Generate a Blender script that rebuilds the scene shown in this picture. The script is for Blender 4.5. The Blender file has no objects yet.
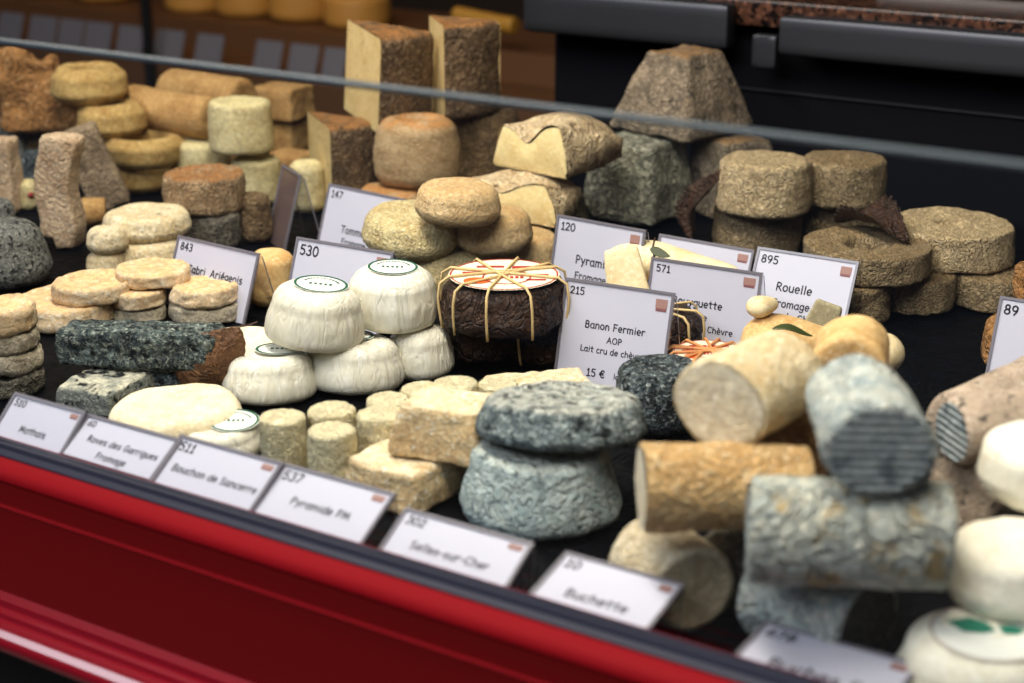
import bpy, bmesh, math, random
from mathutils import Vector, Matrix, noise
import numpy as np

SC = bpy.context.scene
COL = SC.collection
random.seed(7)

# ------------------------------------------------------------------ camera
FPX = 1700.0
PITCH = math.atan(573 / FPX)
PHI = math.radians(33.1)
CAM = Vector((0, 0, 0.45))
FW = Vector((-math.sin(PHI) * math.cos(PITCH), math.cos(PHI) * math.cos(PITCH), -math.sin(PITCH)))
RT = Vector((math.cos(PHI), math.sin(PHI), 0))
UP = RT.cross(FW)
cd = bpy.data.cameras.new('camera')
cam = bpy.data.objects.new('camera', cd)
COL.objects.link(cam)
cam.matrix_world = Matrix(((RT.x, UP.x, -FW.x, CAM.x), (RT.y, UP.y, -FW.y, CAM.y), (RT.z, UP.z, -FW.z, CAM.z), (0, 0, 0, 1)))
cd.sensor_width = 36
cd.lens = FPX * 36 / 1024
cd.clip_start = 0.02
cd.dof.use_dof = True
cd.dof.focus_distance = 1.34
cd.dof.aperture_fstop = 5.6
SC.camera = cam

# ------------------------------------------------------------------ light and exposure
SC.view_settings.view_transform = 'Standard'
SC.view_settings.look = 'None'
SC.view_settings.exposure = 0.0
SC.view_settings.gamma = 1
SC.view_settings.use_curve_mapping = False
wd = bpy.data.worlds.new('world')
SC.world = wd
wd.use_nodes = True
wd.node_tree.nodes['Background'].inputs[0].default_value = (0.62, 0.72, 1.0, 1)
wd.node_tree.nodes['Background'].inputs[1].default_value = 0.06


def area(name, loc, target, sx, sy, power, color):
    d = bpy.data.lights.new(name, 'AREA')
    d.shape = 'RECTANGLE'; d.size = sx; d.size_y = sy; d.energy = power; d.color = color
    o = bpy.data.objects.new(name, d); COL.objects.link(o)
    o.location = loc
    o.rotation_euler = (Vector(target) - Vector(loc)).to_track_quat('-Z', 'Y').to_euler()
    return o


area('shop_lamp', (-0.72, 0.80, 0.98), (-0.62, 0.98, 0), 1.6, 0.16, 27, (1.0, 0.91, 0.77))
area('street_daylight', (-1.25, -0.7, 1.5), (-0.68, 0.95, 0.05), 2.6, 0.7, 38, (0.90, 0.92, 1.0))
area('warm_shop_lamp', (-1.75, 1.45, 0.85), (-1.35, 1.3, 0.0), 0.5, 0.2, 0.5, (1.0, 0.78, 0.46))
area('back_counter_lamp', (-2.3, 2.35, 0.9), (-2.3, 2.65, -0.1), 1.0, 0.25, 2.0, (1.0, 0.62, 0.24))


# ------------------------------------------------------------------ pixel helpers (used only to choose where things stand)
def ray(x, y):
    return FW * FPX + RT * (x - 512) - UP * (y - 341.5)


def G(x, y, z=0.0):
    d = ray(x, y)
    return CAM + d * ((z - CAM.z) / d.z)


def onY(x, y, Y):
    d = ray(x, y)
    return CAM + d * (Y / d.y)


def proj(p):
    d = Vector(p) - CAM
    w = d.dot(FW)
    return 512 + FPX * d.dot(RT) / w, 341.5 - FPX * d.dot(UP) / w


def depth(p):
    return (Vector(p) - CAM).dot(FW)


class Fit:
    pass


def fit(l, r, z=0.0, b=None, t=None, h=None, back=0.9):
    cx = (l + r) / 2

    def at(s):
        c = G(cx, s, z)
        R = (r - l) / 2 * depth(c) / FPX
        dh = Vector((c.x, c.y, 0)).normalized()
        return c, R, dh
    lo, hi = -150.0, 900.0
    for _ in range(50):
        s = (lo + hi) / 2
        c, R, dh = at(s)
        if b is not None:
            v = proj(c - dh * R)[1] - b
        else:
            v = proj(c + dh * R * back + Vector((0, 0, h)))[1] - t
        if v > 0:
            hi = s
        else:
            lo = s
    if h is None:
        a, e = 0.0, 0.3
        for _ in range(40):
            h = (a + e) / 2
            if proj(c + dh * R * back + Vector((0, 0, h)))[1] > t:
                a = h
            else:
                e = h
    o = Fit()
    o.c, o.R, o.h, o.z, o.dh, o.top = c, R, h, z, dh, z + h
    return o


# ------------------------------------------------------------------ materials
def srgb(r, g, b):
    def f(c):
        c /= 255.0
        return c / 12.92 if c <= 0.04045 else ((c + 0.055) / 1.055) ** 2.4
    return (f(r), f(g), f(b), 1)


MATS = {}


def newmat(name):
    m = bpy.data.materials.new(name)
    m.use_nodes = True
    nt = m.node_tree
    MATS[name] = m
    return m, nt, nt.nodes['Principled BSDF']


def plain(name, col, rough=0.6, metal=0.0, coat=0.0, spec=0.5, emit=None, es=1):
    m, nt, b = newmat(name)
    b.inputs['Base Color'].default_value = col
    b.inputs['Roughness'].default_value = rough
    b.inputs['Metallic'].default_value = metal
    b.inputs['Coat Weight'].default_value = coat
    b.inputs['Specular IOR Level'].default_value = spec
    if emit:
        b.inputs['Emission Color'].default_value = emit
        b.inputs['Emission Strength'].default_value = es
    return m


def coords(nt):
    tc = nt.nodes.new('ShaderNodeTexCoord')
    oi = nt.nodes.new('ShaderNodeObjectInfo')
    mu = nt.nodes.new('ShaderNodeMath'); mu.operation = 'MULTIPLY'; mu.inputs[1].default_value = 7.0
    nt.links.new(oi.outputs['Random'], mu.inputs[0])
    ad = nt.nodes.new('ShaderNodeVectorMath'); ad.operation = 'ADD'
    nt.links.new(tc.outputs['Object'], ad.inputs[0])
    nt.links.new(mu.outputs[0], ad.inputs[1])
    return tc, ad.outputs[0]


def nz(nt, vec, scale, detail=4.0, dist=0.0, rough=0.55):
    n = nt.nodes.new('ShaderNodeTexNoise')
    n.inputs['Scale'].default_value = scale
    n.inputs['Detail'].default_value = detail
    n.inputs['Distortion'].default_value = dist
    n.inputs['Roughness'].default_value = rough
    nt.links.new(vec, n.inputs['Vector'])
    return n.outputs['Fac']


def mapr(nt, val, a, b, c=0.0, d=1.0):
    n = nt.nodes.new('ShaderNodeMapRange')
    n.inputs[1].default_value = a; n.inputs[2].default_value = b
    n.inputs[3].default_value = c; n.inputs[4].default_value = d
    nt.links.new(val, n.inputs[0])
    return n.outputs[0]


def mixc(nt, fac, A, B):
    n = nt.nodes.new('ShaderNodeMix'); n.data_type = 'RGBA'
    if isinstance(fac, (int, float)):
        n.inputs[0].default_value = fac
    else:
        nt.links.new(fac, n.inputs[0])
    for i, v in ((6, A), (7, B)):
        if isinstance(v, tuple):
            n.inputs[i].default_value = v
        else:
            nt.links.new(v, n.inputs[i])
    return n.outputs[2]


def mth(nt, op, a, b=None):
    n = nt.nodes.new('ShaderNodeMath'); n.operation = op
    for i, v in ((0, a), (1, b)):
        if v is None:
            continue
        if isinstance(v, (int, float)):
            n.inputs[i].default_value = v
        else:
            nt.links.new(v, n.inputs[i])
    return n.outputs[0]


def rind(name, ca, cb, cc, sc=45, fine=320, ccr=(0.52, 0.72), bump=0.5, bd=0.002, speck=None, ssc=220, sth=(0.6, 0.7),
         top=None, tops=0.8, wr=0, wra=0.5, ridge=0, rough=0.85, sss=0.0, rp=(0.36, 0.64), stretch=None, mot=0.32):
    m, nt, bs = newmat(name)
    tc, vec = coords(nt)
    if stretch:
        mp = nt.nodes.new('ShaderNodeMapping')
        mp.inputs['Scale'].default_value = stretch
        nt.links.new(vec, mp.inputs['Vector'])
        vec = mp.outputs[0]
    n1 = nz(nt, vec, sc, 5.0)
    c = mixc(nt, mapr(nt, n1, *rp), ca, cb)
    n2 = nz(nt, vec, fine, 4.0, 0.6)
    c = mixc(nt, mapr(nt, n2, ccr[0], ccr[1]), c, cc)
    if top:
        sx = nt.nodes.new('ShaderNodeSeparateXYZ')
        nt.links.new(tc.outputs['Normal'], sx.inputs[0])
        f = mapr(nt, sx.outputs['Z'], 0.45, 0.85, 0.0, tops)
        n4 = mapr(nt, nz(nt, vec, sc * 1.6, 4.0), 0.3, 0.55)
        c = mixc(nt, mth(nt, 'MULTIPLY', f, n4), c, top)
    if speck:
        n3 = nz(nt, vec, ssc, 3.0, 0.3)
        c = mixc(nt, mapr(nt, n3, *sth), c, speck)
    if mot:
        g = nz(nt, vec, fine * 0.8, 6.0, 0.4, 0.75)
        v = mapr(nt, g, 0.40, 0.60, 1 - mot, 1.06)
        mm = nt.nodes.new('ShaderNodeVectorMath'); mm.operation = 'SCALE'
        nt.links.new(c, mm.inputs[0]); nt.links.new(v, mm.inputs['Scale'])
        c = mm.outputs[0]
    nt.links.new(c, bs.inputs['Base Color'])
    bs.inputs['Roughness'].default_value = rough
    bs.inputs['Specular IOR Level'].default_value = 0.25
    if sss:
        bs.inputs['Subsurface Weight'].default_value = sss
        bs.inputs['Subsurface Radius'].default_value = (1.0, 0.6, 0.3)
        bs.inputs['Subsurface Scale'].default_value = 0.006
    hgt = mth(nt, 'MULTIPLY', n2, 1.0)
    if wr:
        w = nz(nt, vec, wr, 2.0, 1.4)
        w = mth(nt, 'ABSOLUTE', mth(nt, 'SUBTRACT', w, 0.5))
        w = mapr(nt, w, 0.0, 0.12)
        hgt = mth(nt, 'ADD', mth(nt, 'MULTIPLY', n2, 0.5), mth(nt, 'MULTIPLY', w, wra))
    if ridge:
        wv = nt.nodes.new('ShaderNodeTexWave')
        wv.wave_type = 'BANDS'; wv.bands_direction = 'Y'
        wv.inputs['Scale'].default_value = ridge
        wv.inputs['Distortion'].default_value = 1.2
        wv.inputs['Detail Scale'].default_value = 3.0
        nt.links.new(tc.outputs['Object'], wv.inputs['Vector'])
        hgt = mth(nt, 'ADD', mth(nt, 'MULTIPLY', n2, 0.5), mth(nt, 'MULTIPLY', wv.outputs['Fac'], 0.6))
        # the grooves left by the drying mat are tinted blue-grey
        c2 = mixc(nt, mapr(nt, wv.outputs['Fac'], 0.1, 0.6, 0.55, 1.0), S(78, 90, 98), c)
        nt.links.new(c2, bs.inputs['Base Color'])
    bp = nt.nodes.new('ShaderNodeBump')
    bp.inputs['Strength'].default_value = bump
    bp.inputs['Distance'].default_value = bd * 1.3
    nt.links.new(hgt, bp.inputs['Height'])
    nt.links.new(bp.outputs[0], bs.inputs['Normal'])
    return m


S = srgb
rind('white_paper', S(222, 219, 204), S(214, 208, 188), S(230, 228, 218), bump=0.35, fine=150, bd=0.002, rough=0.42, sss=0.0, wr=70, wra=0.6, stretch=(1, 1, 0.25), mot=0.06)
rind('cream', S(236, 222, 190), S(222, 203, 164), S(243, 234, 212), bump=0.5, bd=0.002, wr=0, mot=0.1)
rind('cream_flat', S(240, 228, 200), S(228, 208, 172), S(246, 238, 220), bump=0.4, bd=0.0015, speck=S(170, 140, 100), ssc=130, sth=(0.68, 0.74), mot=0.08)
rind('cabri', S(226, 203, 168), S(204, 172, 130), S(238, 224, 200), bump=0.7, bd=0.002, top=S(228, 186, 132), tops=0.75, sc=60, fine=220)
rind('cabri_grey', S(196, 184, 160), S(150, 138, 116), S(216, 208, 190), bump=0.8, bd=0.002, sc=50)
rind('soft_round', S(232, 216, 180), S(208, 184, 138), S(240, 230, 204), bump=0.8, bd=0.0025, speck=S(146, 138, 120), ssc=60, sth=(0.62, 0.72))
rind('tan_round', S(212, 184, 138), S(190, 156, 108), S(226, 206, 168), bump=0.7, bd=0.002, top=S(200, 160, 106), tops=0.6)
rind('tan_round_pale', S(216, 200, 150), S(196, 172, 120), S(232, 218, 180), bump=0.8, bd=0.002, wr=120)
rind('bouchon', S(238, 226, 184), S(222, 206, 160), S(246, 238, 210), bump=0.9, bd=0.0018, wr=240, wra=0.7, top=S(238, 226, 186), tops=0.9, fine=500, mot=0.16)
rind('pyramide_pale', S(224, 198, 152), S(206, 172, 124), S(236, 220, 186), bump=0.8, bd=0.002, top=S(236, 222, 188), tops=0.75, speck=S(244, 236, 214), ssc=160, sth=(0.58, 0.68))
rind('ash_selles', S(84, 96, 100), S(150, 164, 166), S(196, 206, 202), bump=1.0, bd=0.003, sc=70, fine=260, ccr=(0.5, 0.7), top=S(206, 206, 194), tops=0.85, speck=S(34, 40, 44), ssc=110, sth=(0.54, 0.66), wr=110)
rind('ash_selles_low', S(150, 168, 170), S(182, 194, 192), S(208, 216, 208), bump=0.9, bd=0.003, sc=70, fine=260, top=S(204, 206, 192), tops=0.7, speck=S(64, 74, 80), ssc=120, sth=(0.58, 0.72), wr=90, mot=0.16)
rind('ash_dark', S(40, 48, 52), S(92, 104, 108), S(176, 184, 182), bump=1.0, bd=0.003, sc=80, fine=300, ccr=(0.52, 0.68), speck=S(20, 24, 28), ssc=140, sth=(0.55, 0.66), wr=130, wra=0.8)
rind('ash_brick', S(36, 46, 52), S(112, 126, 124), S(172, 180, 168), bump=1.0, bd=0.003, sc=90, fine=260, ccr=(0.48, 0.66), speck=S(16, 20, 26), ssc=200, sth=(0.56, 0.66), wr=150, wra=0.9)
rind('ash_pale_top', S(110, 118, 114), S(150, 152, 142), S(190, 190, 178), bump=0.9, bd=0.003, top=S(222, 216, 192), tops=0.9, speck=S(28, 32, 34), ssc=90, sth=(0.56, 0.64))
rind('log_white', S(226, 208, 170), S(206, 178, 130), S(238, 226, 198), bump=0.8, bd=0.002, fine=260, wr=120, mot=0.16)
rind('log_tan', S(206, 172, 120), S(184, 144, 92), S(226, 204, 164), bump=0.8, bd=0.0025, wr=70, wra=0.9, mot=0.16)
rind('log_face_pale', S(238, 226, 198), S(226, 208, 174), S(244, 236, 216), bump=0.8, bd=0.002, fine=300, wr=150, mot=0.16)
rind('log_cream', S(226, 212, 182), S(206, 186, 150), S(240, 230, 208), bump=0.9, bd=0.0025, wr=90, mot=0.16)
rind('log_face_hollow', S(206, 188, 156), S(180, 160, 128), S(222, 208, 180), bump=0.9, bd=0.002, mot=0.16)
rind('log_blue', S(188, 192, 184), S(150, 162, 164), S(220, 216, 200), bump=0.9, bd=0.003, sc=40, fine=220, speck=S(66, 76, 84), ssc=110, sth=(0.62, 0.74), wr=60, wra=0.8, mot=0.16)
rind('log_blue_face', S(160, 170, 172), S(176, 184, 184), S(196, 200, 196), bump=1.0, bd=0.003, ridge=72, fine=300, speck=S(92, 104, 112), ssc=70, sth=(0.5, 0.66))
rind('log_blue_tan', S(188, 190, 178), S(162, 168, 162), S(216, 212, 194), bump=1.0, bd=0.003, sc=30, fine=200, ccr=(0.5, 0.64), speck=S(172, 148, 104), ssc=60, sth=(0.56, 0.68), wr=55, wra=0.9, mot=0.16)
rind('log_speckled', S(196, 174, 152), S(170, 150, 130), S(212, 198, 180), bump=0.9, bd=0.002, speck=S(84, 78, 72), ssc=130, sth=(0.62, 0.68), mot=0.16)
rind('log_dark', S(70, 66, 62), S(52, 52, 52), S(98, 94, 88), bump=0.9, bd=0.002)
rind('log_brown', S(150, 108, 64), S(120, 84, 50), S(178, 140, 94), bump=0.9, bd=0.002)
rind('white_wheel', S(238, 234, 218), S(224, 216, 194), S(244, 242, 232), bump=0.4, bd=0.0015, speck=S(150, 150, 140), ssc=90, sth=(0.68, 0.74), rough=0.6, mot=0.06)
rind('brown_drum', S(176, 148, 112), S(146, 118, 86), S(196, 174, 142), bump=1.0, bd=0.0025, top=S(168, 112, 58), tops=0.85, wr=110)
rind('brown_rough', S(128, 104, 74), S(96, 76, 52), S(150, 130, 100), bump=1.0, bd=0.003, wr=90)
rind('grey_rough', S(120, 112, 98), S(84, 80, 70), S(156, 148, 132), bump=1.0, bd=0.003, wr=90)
rind('taupe_rough', S(164, 142, 114), S(136, 116, 92), S(184, 166, 140), bump=1.0, bd=0.003, wr=90)
rind('orange_rough', S(176, 126, 72), S(140, 96, 54), S(196, 160, 116), bump=1.0, bd=0.004, wr=60)
rind('tower', S(206, 180, 148), S(178, 148, 116), S(222, 204, 176), bump=0.9, bd=0.002, wr=80)
rind('rock_ash', S(98, 99, 95), S(122, 123, 116), S(166, 164, 154), bump=1.0, bd=0.003, fine=420, ccr=(0.5, 0.66), speck=S(34, 36, 36), ssc=260, sth=(0.52, 0.62))
rind('ring_yellow', S(188, 158, 98), S(164, 128, 72), S(206, 180, 126), bump=0.4, bd=0.002)
rind('loaf_orange', S(184, 146, 92), S(162, 120, 70), S(200, 168, 118), bump=0.5, bd=0.002)
rind('pale_green', S(206, 192, 146), S(188, 170, 122), S(216, 206, 168), bump=0.6, bd=0.002, top=S(216, 202, 150), tops=0.8)
rind('tomme_rind', S(112, 90, 66), S(80, 64, 48), S(150, 128, 100), bump=1.0, bd=0.003, fine=240, top=S(158, 108, 56), tops=0.8, wr=70)
rind('tomme_paste', S(206, 182, 128), S(192, 164, 108), S(214, 194, 144), bump=0.2, bd=0.001, rough=0.6, speck=S(170, 142, 90), ssc=70, sth=(0.66, 0.7), mot=0.1)
rind('tomme_drum', S(190, 162, 122), S(164, 134, 94), S(206, 184, 148), bump=0.9, bd=0.002, top=S(190, 130, 70), tops=0.8, stretch=(1, 1, 2.2))
rind('rustic_rind', S(224, 200, 160), S(198, 168, 126), S(238, 222, 192), bump=1.0, bd=0.003, wr=70, speck=S(112, 92, 66), ssc=90, sth=(0.6, 0.7))
rind('rustic_paste', S(226, 206, 150), S(214, 188, 130), S(232, 216, 170), bump=0.3, bd=0.001, rough=0.55, mot=0.08)
rind('rustic_grey', S(160, 146, 116), S(118, 108, 86), S(190, 178, 148), bump=1.0, bd=0.003, wr=60)
rind('pyr_ash', S(164, 162, 142), S(118, 120, 106), S(200, 196, 174), bump=1.0, bd=0.004, sc=50, fine=200, ccr=(0.5, 0.66), wr=80, wra=0.9)
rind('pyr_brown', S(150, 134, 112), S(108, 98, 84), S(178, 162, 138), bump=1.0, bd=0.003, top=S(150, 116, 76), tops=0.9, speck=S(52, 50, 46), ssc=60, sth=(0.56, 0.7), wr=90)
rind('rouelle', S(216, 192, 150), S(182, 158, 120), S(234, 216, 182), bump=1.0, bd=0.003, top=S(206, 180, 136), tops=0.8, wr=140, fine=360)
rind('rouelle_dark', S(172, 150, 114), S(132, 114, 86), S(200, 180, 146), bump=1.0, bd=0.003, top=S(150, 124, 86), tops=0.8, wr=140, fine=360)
rind('leaf_brown', S(118, 82, 54), S(84, 56, 36), S(148, 110, 76), bump=0.7, bd=0.002, rough=0.6, wr=90)
rind('leaf_dark', S(64, 44, 32), S(38, 27, 22), S(84, 60, 44), bump=0.8, bd=0.003, rough=0.5, wr=60, wra=0.9, mot=0.3)
rind('pear_cream', S(236, 220, 176), S(224, 198, 148), S(242, 232, 200), bump=0.3, bd=0.001, rough=0.55, mot=0.08)
rind('pear_tan', S(222, 186, 128), S(200, 156, 96), S(232, 206, 160), bump=0.4, bd=0.001, rough=0.6, mot=0.1)
rind('wedge_grey', S(170, 160, 128), S(150, 140, 110), S(186, 176, 146), bump=0.4, bd=0.001, mot=0.1)
rind('granite', S(78, 50, 38), S(44, 28, 22), S(128, 90, 70), sc=60, fine=160, bump=0.0, rough=0.25, speck=S(16, 12, 12), ssc=120, sth=(0.5, 0.58))
rind('tray_black', S(5, 6, 10), S(3, 4, 6), S(9, 11, 18), sc=20, fine=60, bump=0.6, bd=0.003, rough=0.6, wr=25, mot=0.2)
plain('card_white', S(188, 187, 202), 0.5, coat=0.15)
plain('card_reflection', S(92, 76, 74), 0.3, coat=0.4)  # brownish colour stands for cheese reflected in the sideways tag
plain('ink', S(26, 26, 34), 0.6)
plain('print_brown', S(150, 112, 104), 0.6)
plain('print_dark', S(120, 72, 74), 0.6)
plain('holder_edge', S(112, 108, 116), 0.3, coat=0.5)
plain('label_white', S(238, 238, 230), 0.5)
plain('label_green', S(34, 88, 66), 0.5)
plain('label_teal', S(28, 118, 96), 0.5)
plain('label_cream', S(232, 220, 196), 0.55)
plain('label_orange', S(214, 96, 36), 0.5)
plain('label_red', S(170, 48, 40), 0.5)
plain('raffia', S(206, 178, 124), 0.6)
plain('raffia_orange', S(206, 140, 84), 0.6)
plain('green_leaf', S(52, 62, 26), 0.5)
plain('stem_brown', S(70, 44, 26), 0.6)
plain('red_lacquer', (0.16, 0.0004, 0.001, 1), 0.5, coat=0.1, spec=0.25)
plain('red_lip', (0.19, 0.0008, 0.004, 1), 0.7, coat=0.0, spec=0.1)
plain('red_gloss', (0.22, 0.001, 0.008, 1), 0.22, coat=1.0)
plain('channel_grey', S(40, 42, 56), 0.5, spec=0.2)
plain('steel_dark', S(66, 68, 74), 0.45, metal=0.85)
plain('steel_pale', S(170, 166, 166), 0.4, metal=0.3)
plain('navy_panel', S(7, 8, 14), 0.7, spec=0.1)
plain('black', S(6, 6, 8), 0.6)
plain('wall_brown', S(40, 26, 15), 0.8)
plain('far_shelf', S(96, 62, 32), 0.6)
plain('far_card', S(104, 102, 108), 0.6)
plain('far_cheese', S(196, 140, 62), 0.6)
plain('far_gold', S(176, 128, 46), 0.35)
plain('pavement', S(92, 90, 88), 0.9)
plain('skirt_red_dot', S(140, 40, 34), 0.6)


def clear_mat(name, tint, refl, rough=0.02):
    m = bpy.data.materials.new(name); m.use_nodes = True
    nt = m.node_tree; MATS[name] = m
    nt.nodes.remove(nt.nodes['Principled BSDF'])
    tr = nt.nodes.new('ShaderNodeBsdfTransparent'); tr.inputs[0].default_value = tint
    gl = nt.nodes.new('ShaderNodeBsdfGlossy'); gl.inputs['Roughness'].default_value = rough
    lw = nt.nodes.new('ShaderNodeLayerWeight'); lw.inputs[0].default_value = 0.5
    pw = nt.nodes.new('ShaderNodeMath'); pw.operation = 'POWER'; pw.inputs[1].default_value = 5.0
    nt.links.new(lw.outputs['Facing'], pw.inputs[0])
    mu = nt.nodes.new('ShaderNodeMath'); mu.operation = 'MULTIPLY_ADD'; mu.inputs[1].default_value = 0.96 * refl; mu.inputs[2].default_value = 0.04 * refl
    mx = nt.nodes.new('ShaderNodeMixShader')
    nt.links.new(pw.outputs[0], mu.inputs[0]); nt.links.new(mu.outputs[0], mx.inputs[0])
    nt.links.new(tr.outputs[0], mx.inputs[1]); nt.links.new(gl.outputs[0], mx.inputs[2])
    nt.links.new(mx.outputs[0], nt.nodes['Material Output'].inputs[0])
    return m


clear_mat('glass', (0.97, 0.985, 0.985, 1), 1.0)
clear_mat('acrylic', (0.90, 0.90, 0.92, 1), 0.9)
clear_mat('film', (0.94, 0.95, 0.95, 1), 1.0, 0.12)
plain('glass_edge', S(58, 67, 73), 0.45, spec=0.3)


MATS['tray_black'].node_tree.nodes['Principled BSDF'].inputs['Specular IOR Level'].default_value = 0.06


# ------------------------------------------------------------------ object helpers
def tag(o, label=None, cat=None, group=None, kind=None):
    if label: o['label'] = label
    if cat: o['category'] = cat
    if group: o['group'] = group
    if kind: o['kind'] = kind
    return o


def empty(name, loc, rot=None):
    o = bpy.data.objects.new(name, None)
    o.empty_display_size = 0.02
    COL.objects.link(o)
    o.location = loc
    if rot is not None:
        o.rotation_euler = rot
    return o


def mesh(name, V, F, mat, parent=None, loc=None, rot=None, smooth=True, sharp=None, disp=None, mi=None, off=None):
    """disp = (amp, scale, amp2, scale2, crease) pushes the skin in and out along its own normals"""
    me = bpy.data.meshes.new(name)
    me.from_pydata([tuple(v) for v in V], [], F)
    me.update()
    bm = bmesh.new(); bm.from_mesh(me)
    bmesh.ops.recalc_face_normals(bm, faces=bm.faces)
    bm.to_mesh(me); bm.free()
    if disp:
        a1, s1, a2, s2, cr = disp
        off = off if off is not None else Vector((random.random() * 50, random.random() * 50, random.random() * 50))
        nn = [v.normal.copy() for v in me.vertices]
        for v, n in zip(me.vertices, nn):
            p = v.co
            d = a1 * noise.noise(p * s1 + off) + a2 * noise.noise(p * s2 + off)
            if cr:
                d -= cr * max(0.0, 1 - 5 * abs(noise.noise(p * s2 * 0.7 + off * 2)))
            v.co = p + n * d
        low = min(v.co.z for v in me.vertices)
        if low < 0 and min(q[2] for q in V) > -1e-6:
            for v in me.vertices:
                v.co.z -= low
        me.update()
    mats = mat if isinstance(mat, (list, tuple)) else [mat]
    for m in mats:
        me.materials.append(MATS[m])
    if mi:
        me.polygons.foreach_set('material_index', mi)
    me.polygons.foreach_set('use_smooth', [smooth] * len(me.polygons))
    if sharp:
        me.set_sharp_from_angle(angle=math.radians(sharp))
    o = bpy.data.objects.new(name, me)
    COL.objects.link(o)
    if parent: o.parent = parent
    if loc is not None: o.location = loc
    if rot is not None: o.rotation_euler = rot
    return o


def densify(P, step):
    out = [P[0]]
    for a, b in zip(P, P[1:]):
        n = max(1, int(math.ceil(math.dist(a, b) / step)))
        for k in range(1, n + 1):
            out.append((a[0] + (b[0] - a[0]) * k / n, a[1] + (b[1] - a[1]) * k / n))
    return out


def arc(cx, cy, r, a0, a1, n=4, ry=None):
    ry = r if ry is None else ry
    return [(cx + r * math.cos(math.radians(a0 + (a1 - a0) * k / n)), cy + ry * math.sin(math.radians(a0 + (a1 - a0) * k / n))) for k in range(n + 1)]


def lathe(P, seg=48, closed=False, rad=None):
    """P = (r, z) from the axis at the bottom to the axis at the top; closed = a ring section"""
    V, F = [], []
    n = len(P)
    rings = []
    for i, (r, z) in enumerate(P):
        if r < 1e-6:
            rings.append([len(V)]); V.append((0, 0, z))
        else:
            ids = []
            for k in range(seg):
                a = 2 * math.pi * k / seg
                q = r * (rad(a, z) if rad else 1)
                ids.append(len(V)); V.append((q * math.cos(a), q * math.sin(a), z))
            rings.append(ids)
    pairs = list(zip(rings, rings[1:]))
    if closed:
        pairs.append((rings[-1], rings[0]))
    for A, B in pairs:
        if len(A) == 1 and len(B) == 1:
            continue
        for k in range(seg):
            k2 = (k + 1) % seg
            if len(A) == 1:
                F.append((A[0], B[k2], B[k]))
            elif len(B) == 1:
                F.append((A[k], A[k2], B[0]))
            else:
                F.append((A[k], A[k2], B[k2], B[k]))
    return V, F


def drum(rb, rt, h, f=0.15, dish=0.0, bulge=0.0, ft=None):
    """side profile of a cheese, rounded edges f (share of h)"""
    fb = min(f * h, rb * 0.6); fo = min((ft if ft is not None else f) * h, rt * 0.6)
    P = [(0, 0), (rb - fb, 0)] + arc(rb - fb, fb, fb, -90, 0)[1:]
    for k in range(1, 6):
        u = k / 6
        P.append((rb + (rt - rb) * u + bulge * math.sin(math.pi * u), fb + (h - fo - fb) * u))
    P += arc(rt - fo, h - fo, fo, 0, 90)
    P += [((rt - fo) * 0.8, h - dish * 0.8), ((rt - fo) * 0.4, h - dish), (0, h - dish)]
    return P


def ground(f):
    return Vector((f.c.x, f.c.y, f.z))


def wheel(name, label, cat, group, f, mat, rt=1.0, fl=0.2, dish=0.0, bulge=0.0, disp=(0.0012, 25, 0.0006, 90, 0), seg=56, hole=None, oval=0.02, ft=None, rot=None, flute=None):
    """upright cheese, one mesh; hole = (radius share, depth share) pressed into its top, 1 = right through"""
    R, h = f.R, f.h
    if hole and hole[1] >= 1:
        q = R * hole[0]; e = fl * h; ei = e * 0.25
        P = [(q, ei), (q + ei, 0), (R - e, 0), (R, e), (R * (1 + rt) / 2, h / 2), (R * rt, h - e), (R * rt - e, h), (q + ei, h), (q, h - ei)]
        V, F = lathe(densify(P + [P[0]], R / 10)[:-1], seg, closed=True)
    else:
        P = drum(R, R * rt, h, fl, dish, bulge, ft)
        if hole:
            q = R * hole[0]
            P = [p for p in P if not (p[1] > h * 0.9 and p[0] < q * 1.3)]
            P += [(q * 1.2, h), (q, h - 0.2 * hole[1] * h), (q * 0.85, h - hole[1] * h), (0, h - hole[1] * h)]
        ph = random.random() * 6.3
        rad = lambda a, z: 1 + oval * math.cos(2 * a + ph)
        if flute:
            am, k = flute
            sd = random.random() * 40
            rad = lambda a, z: 1 + oval * math.cos(2 * a + ph) + am * math.sin(math.pi * min(1, max(0, z / h))) * noise.noise(Vector((math.cos(a) * k, math.sin(a) * k, sd + z * 8)))
        V, F = lathe(densify(P, R / 9), seg, rad=rad)
    o = mesh(name, V, F, mat, loc=ground(f), rot=rot, disp=disp)
    return tag(o, label, cat, group)


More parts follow.
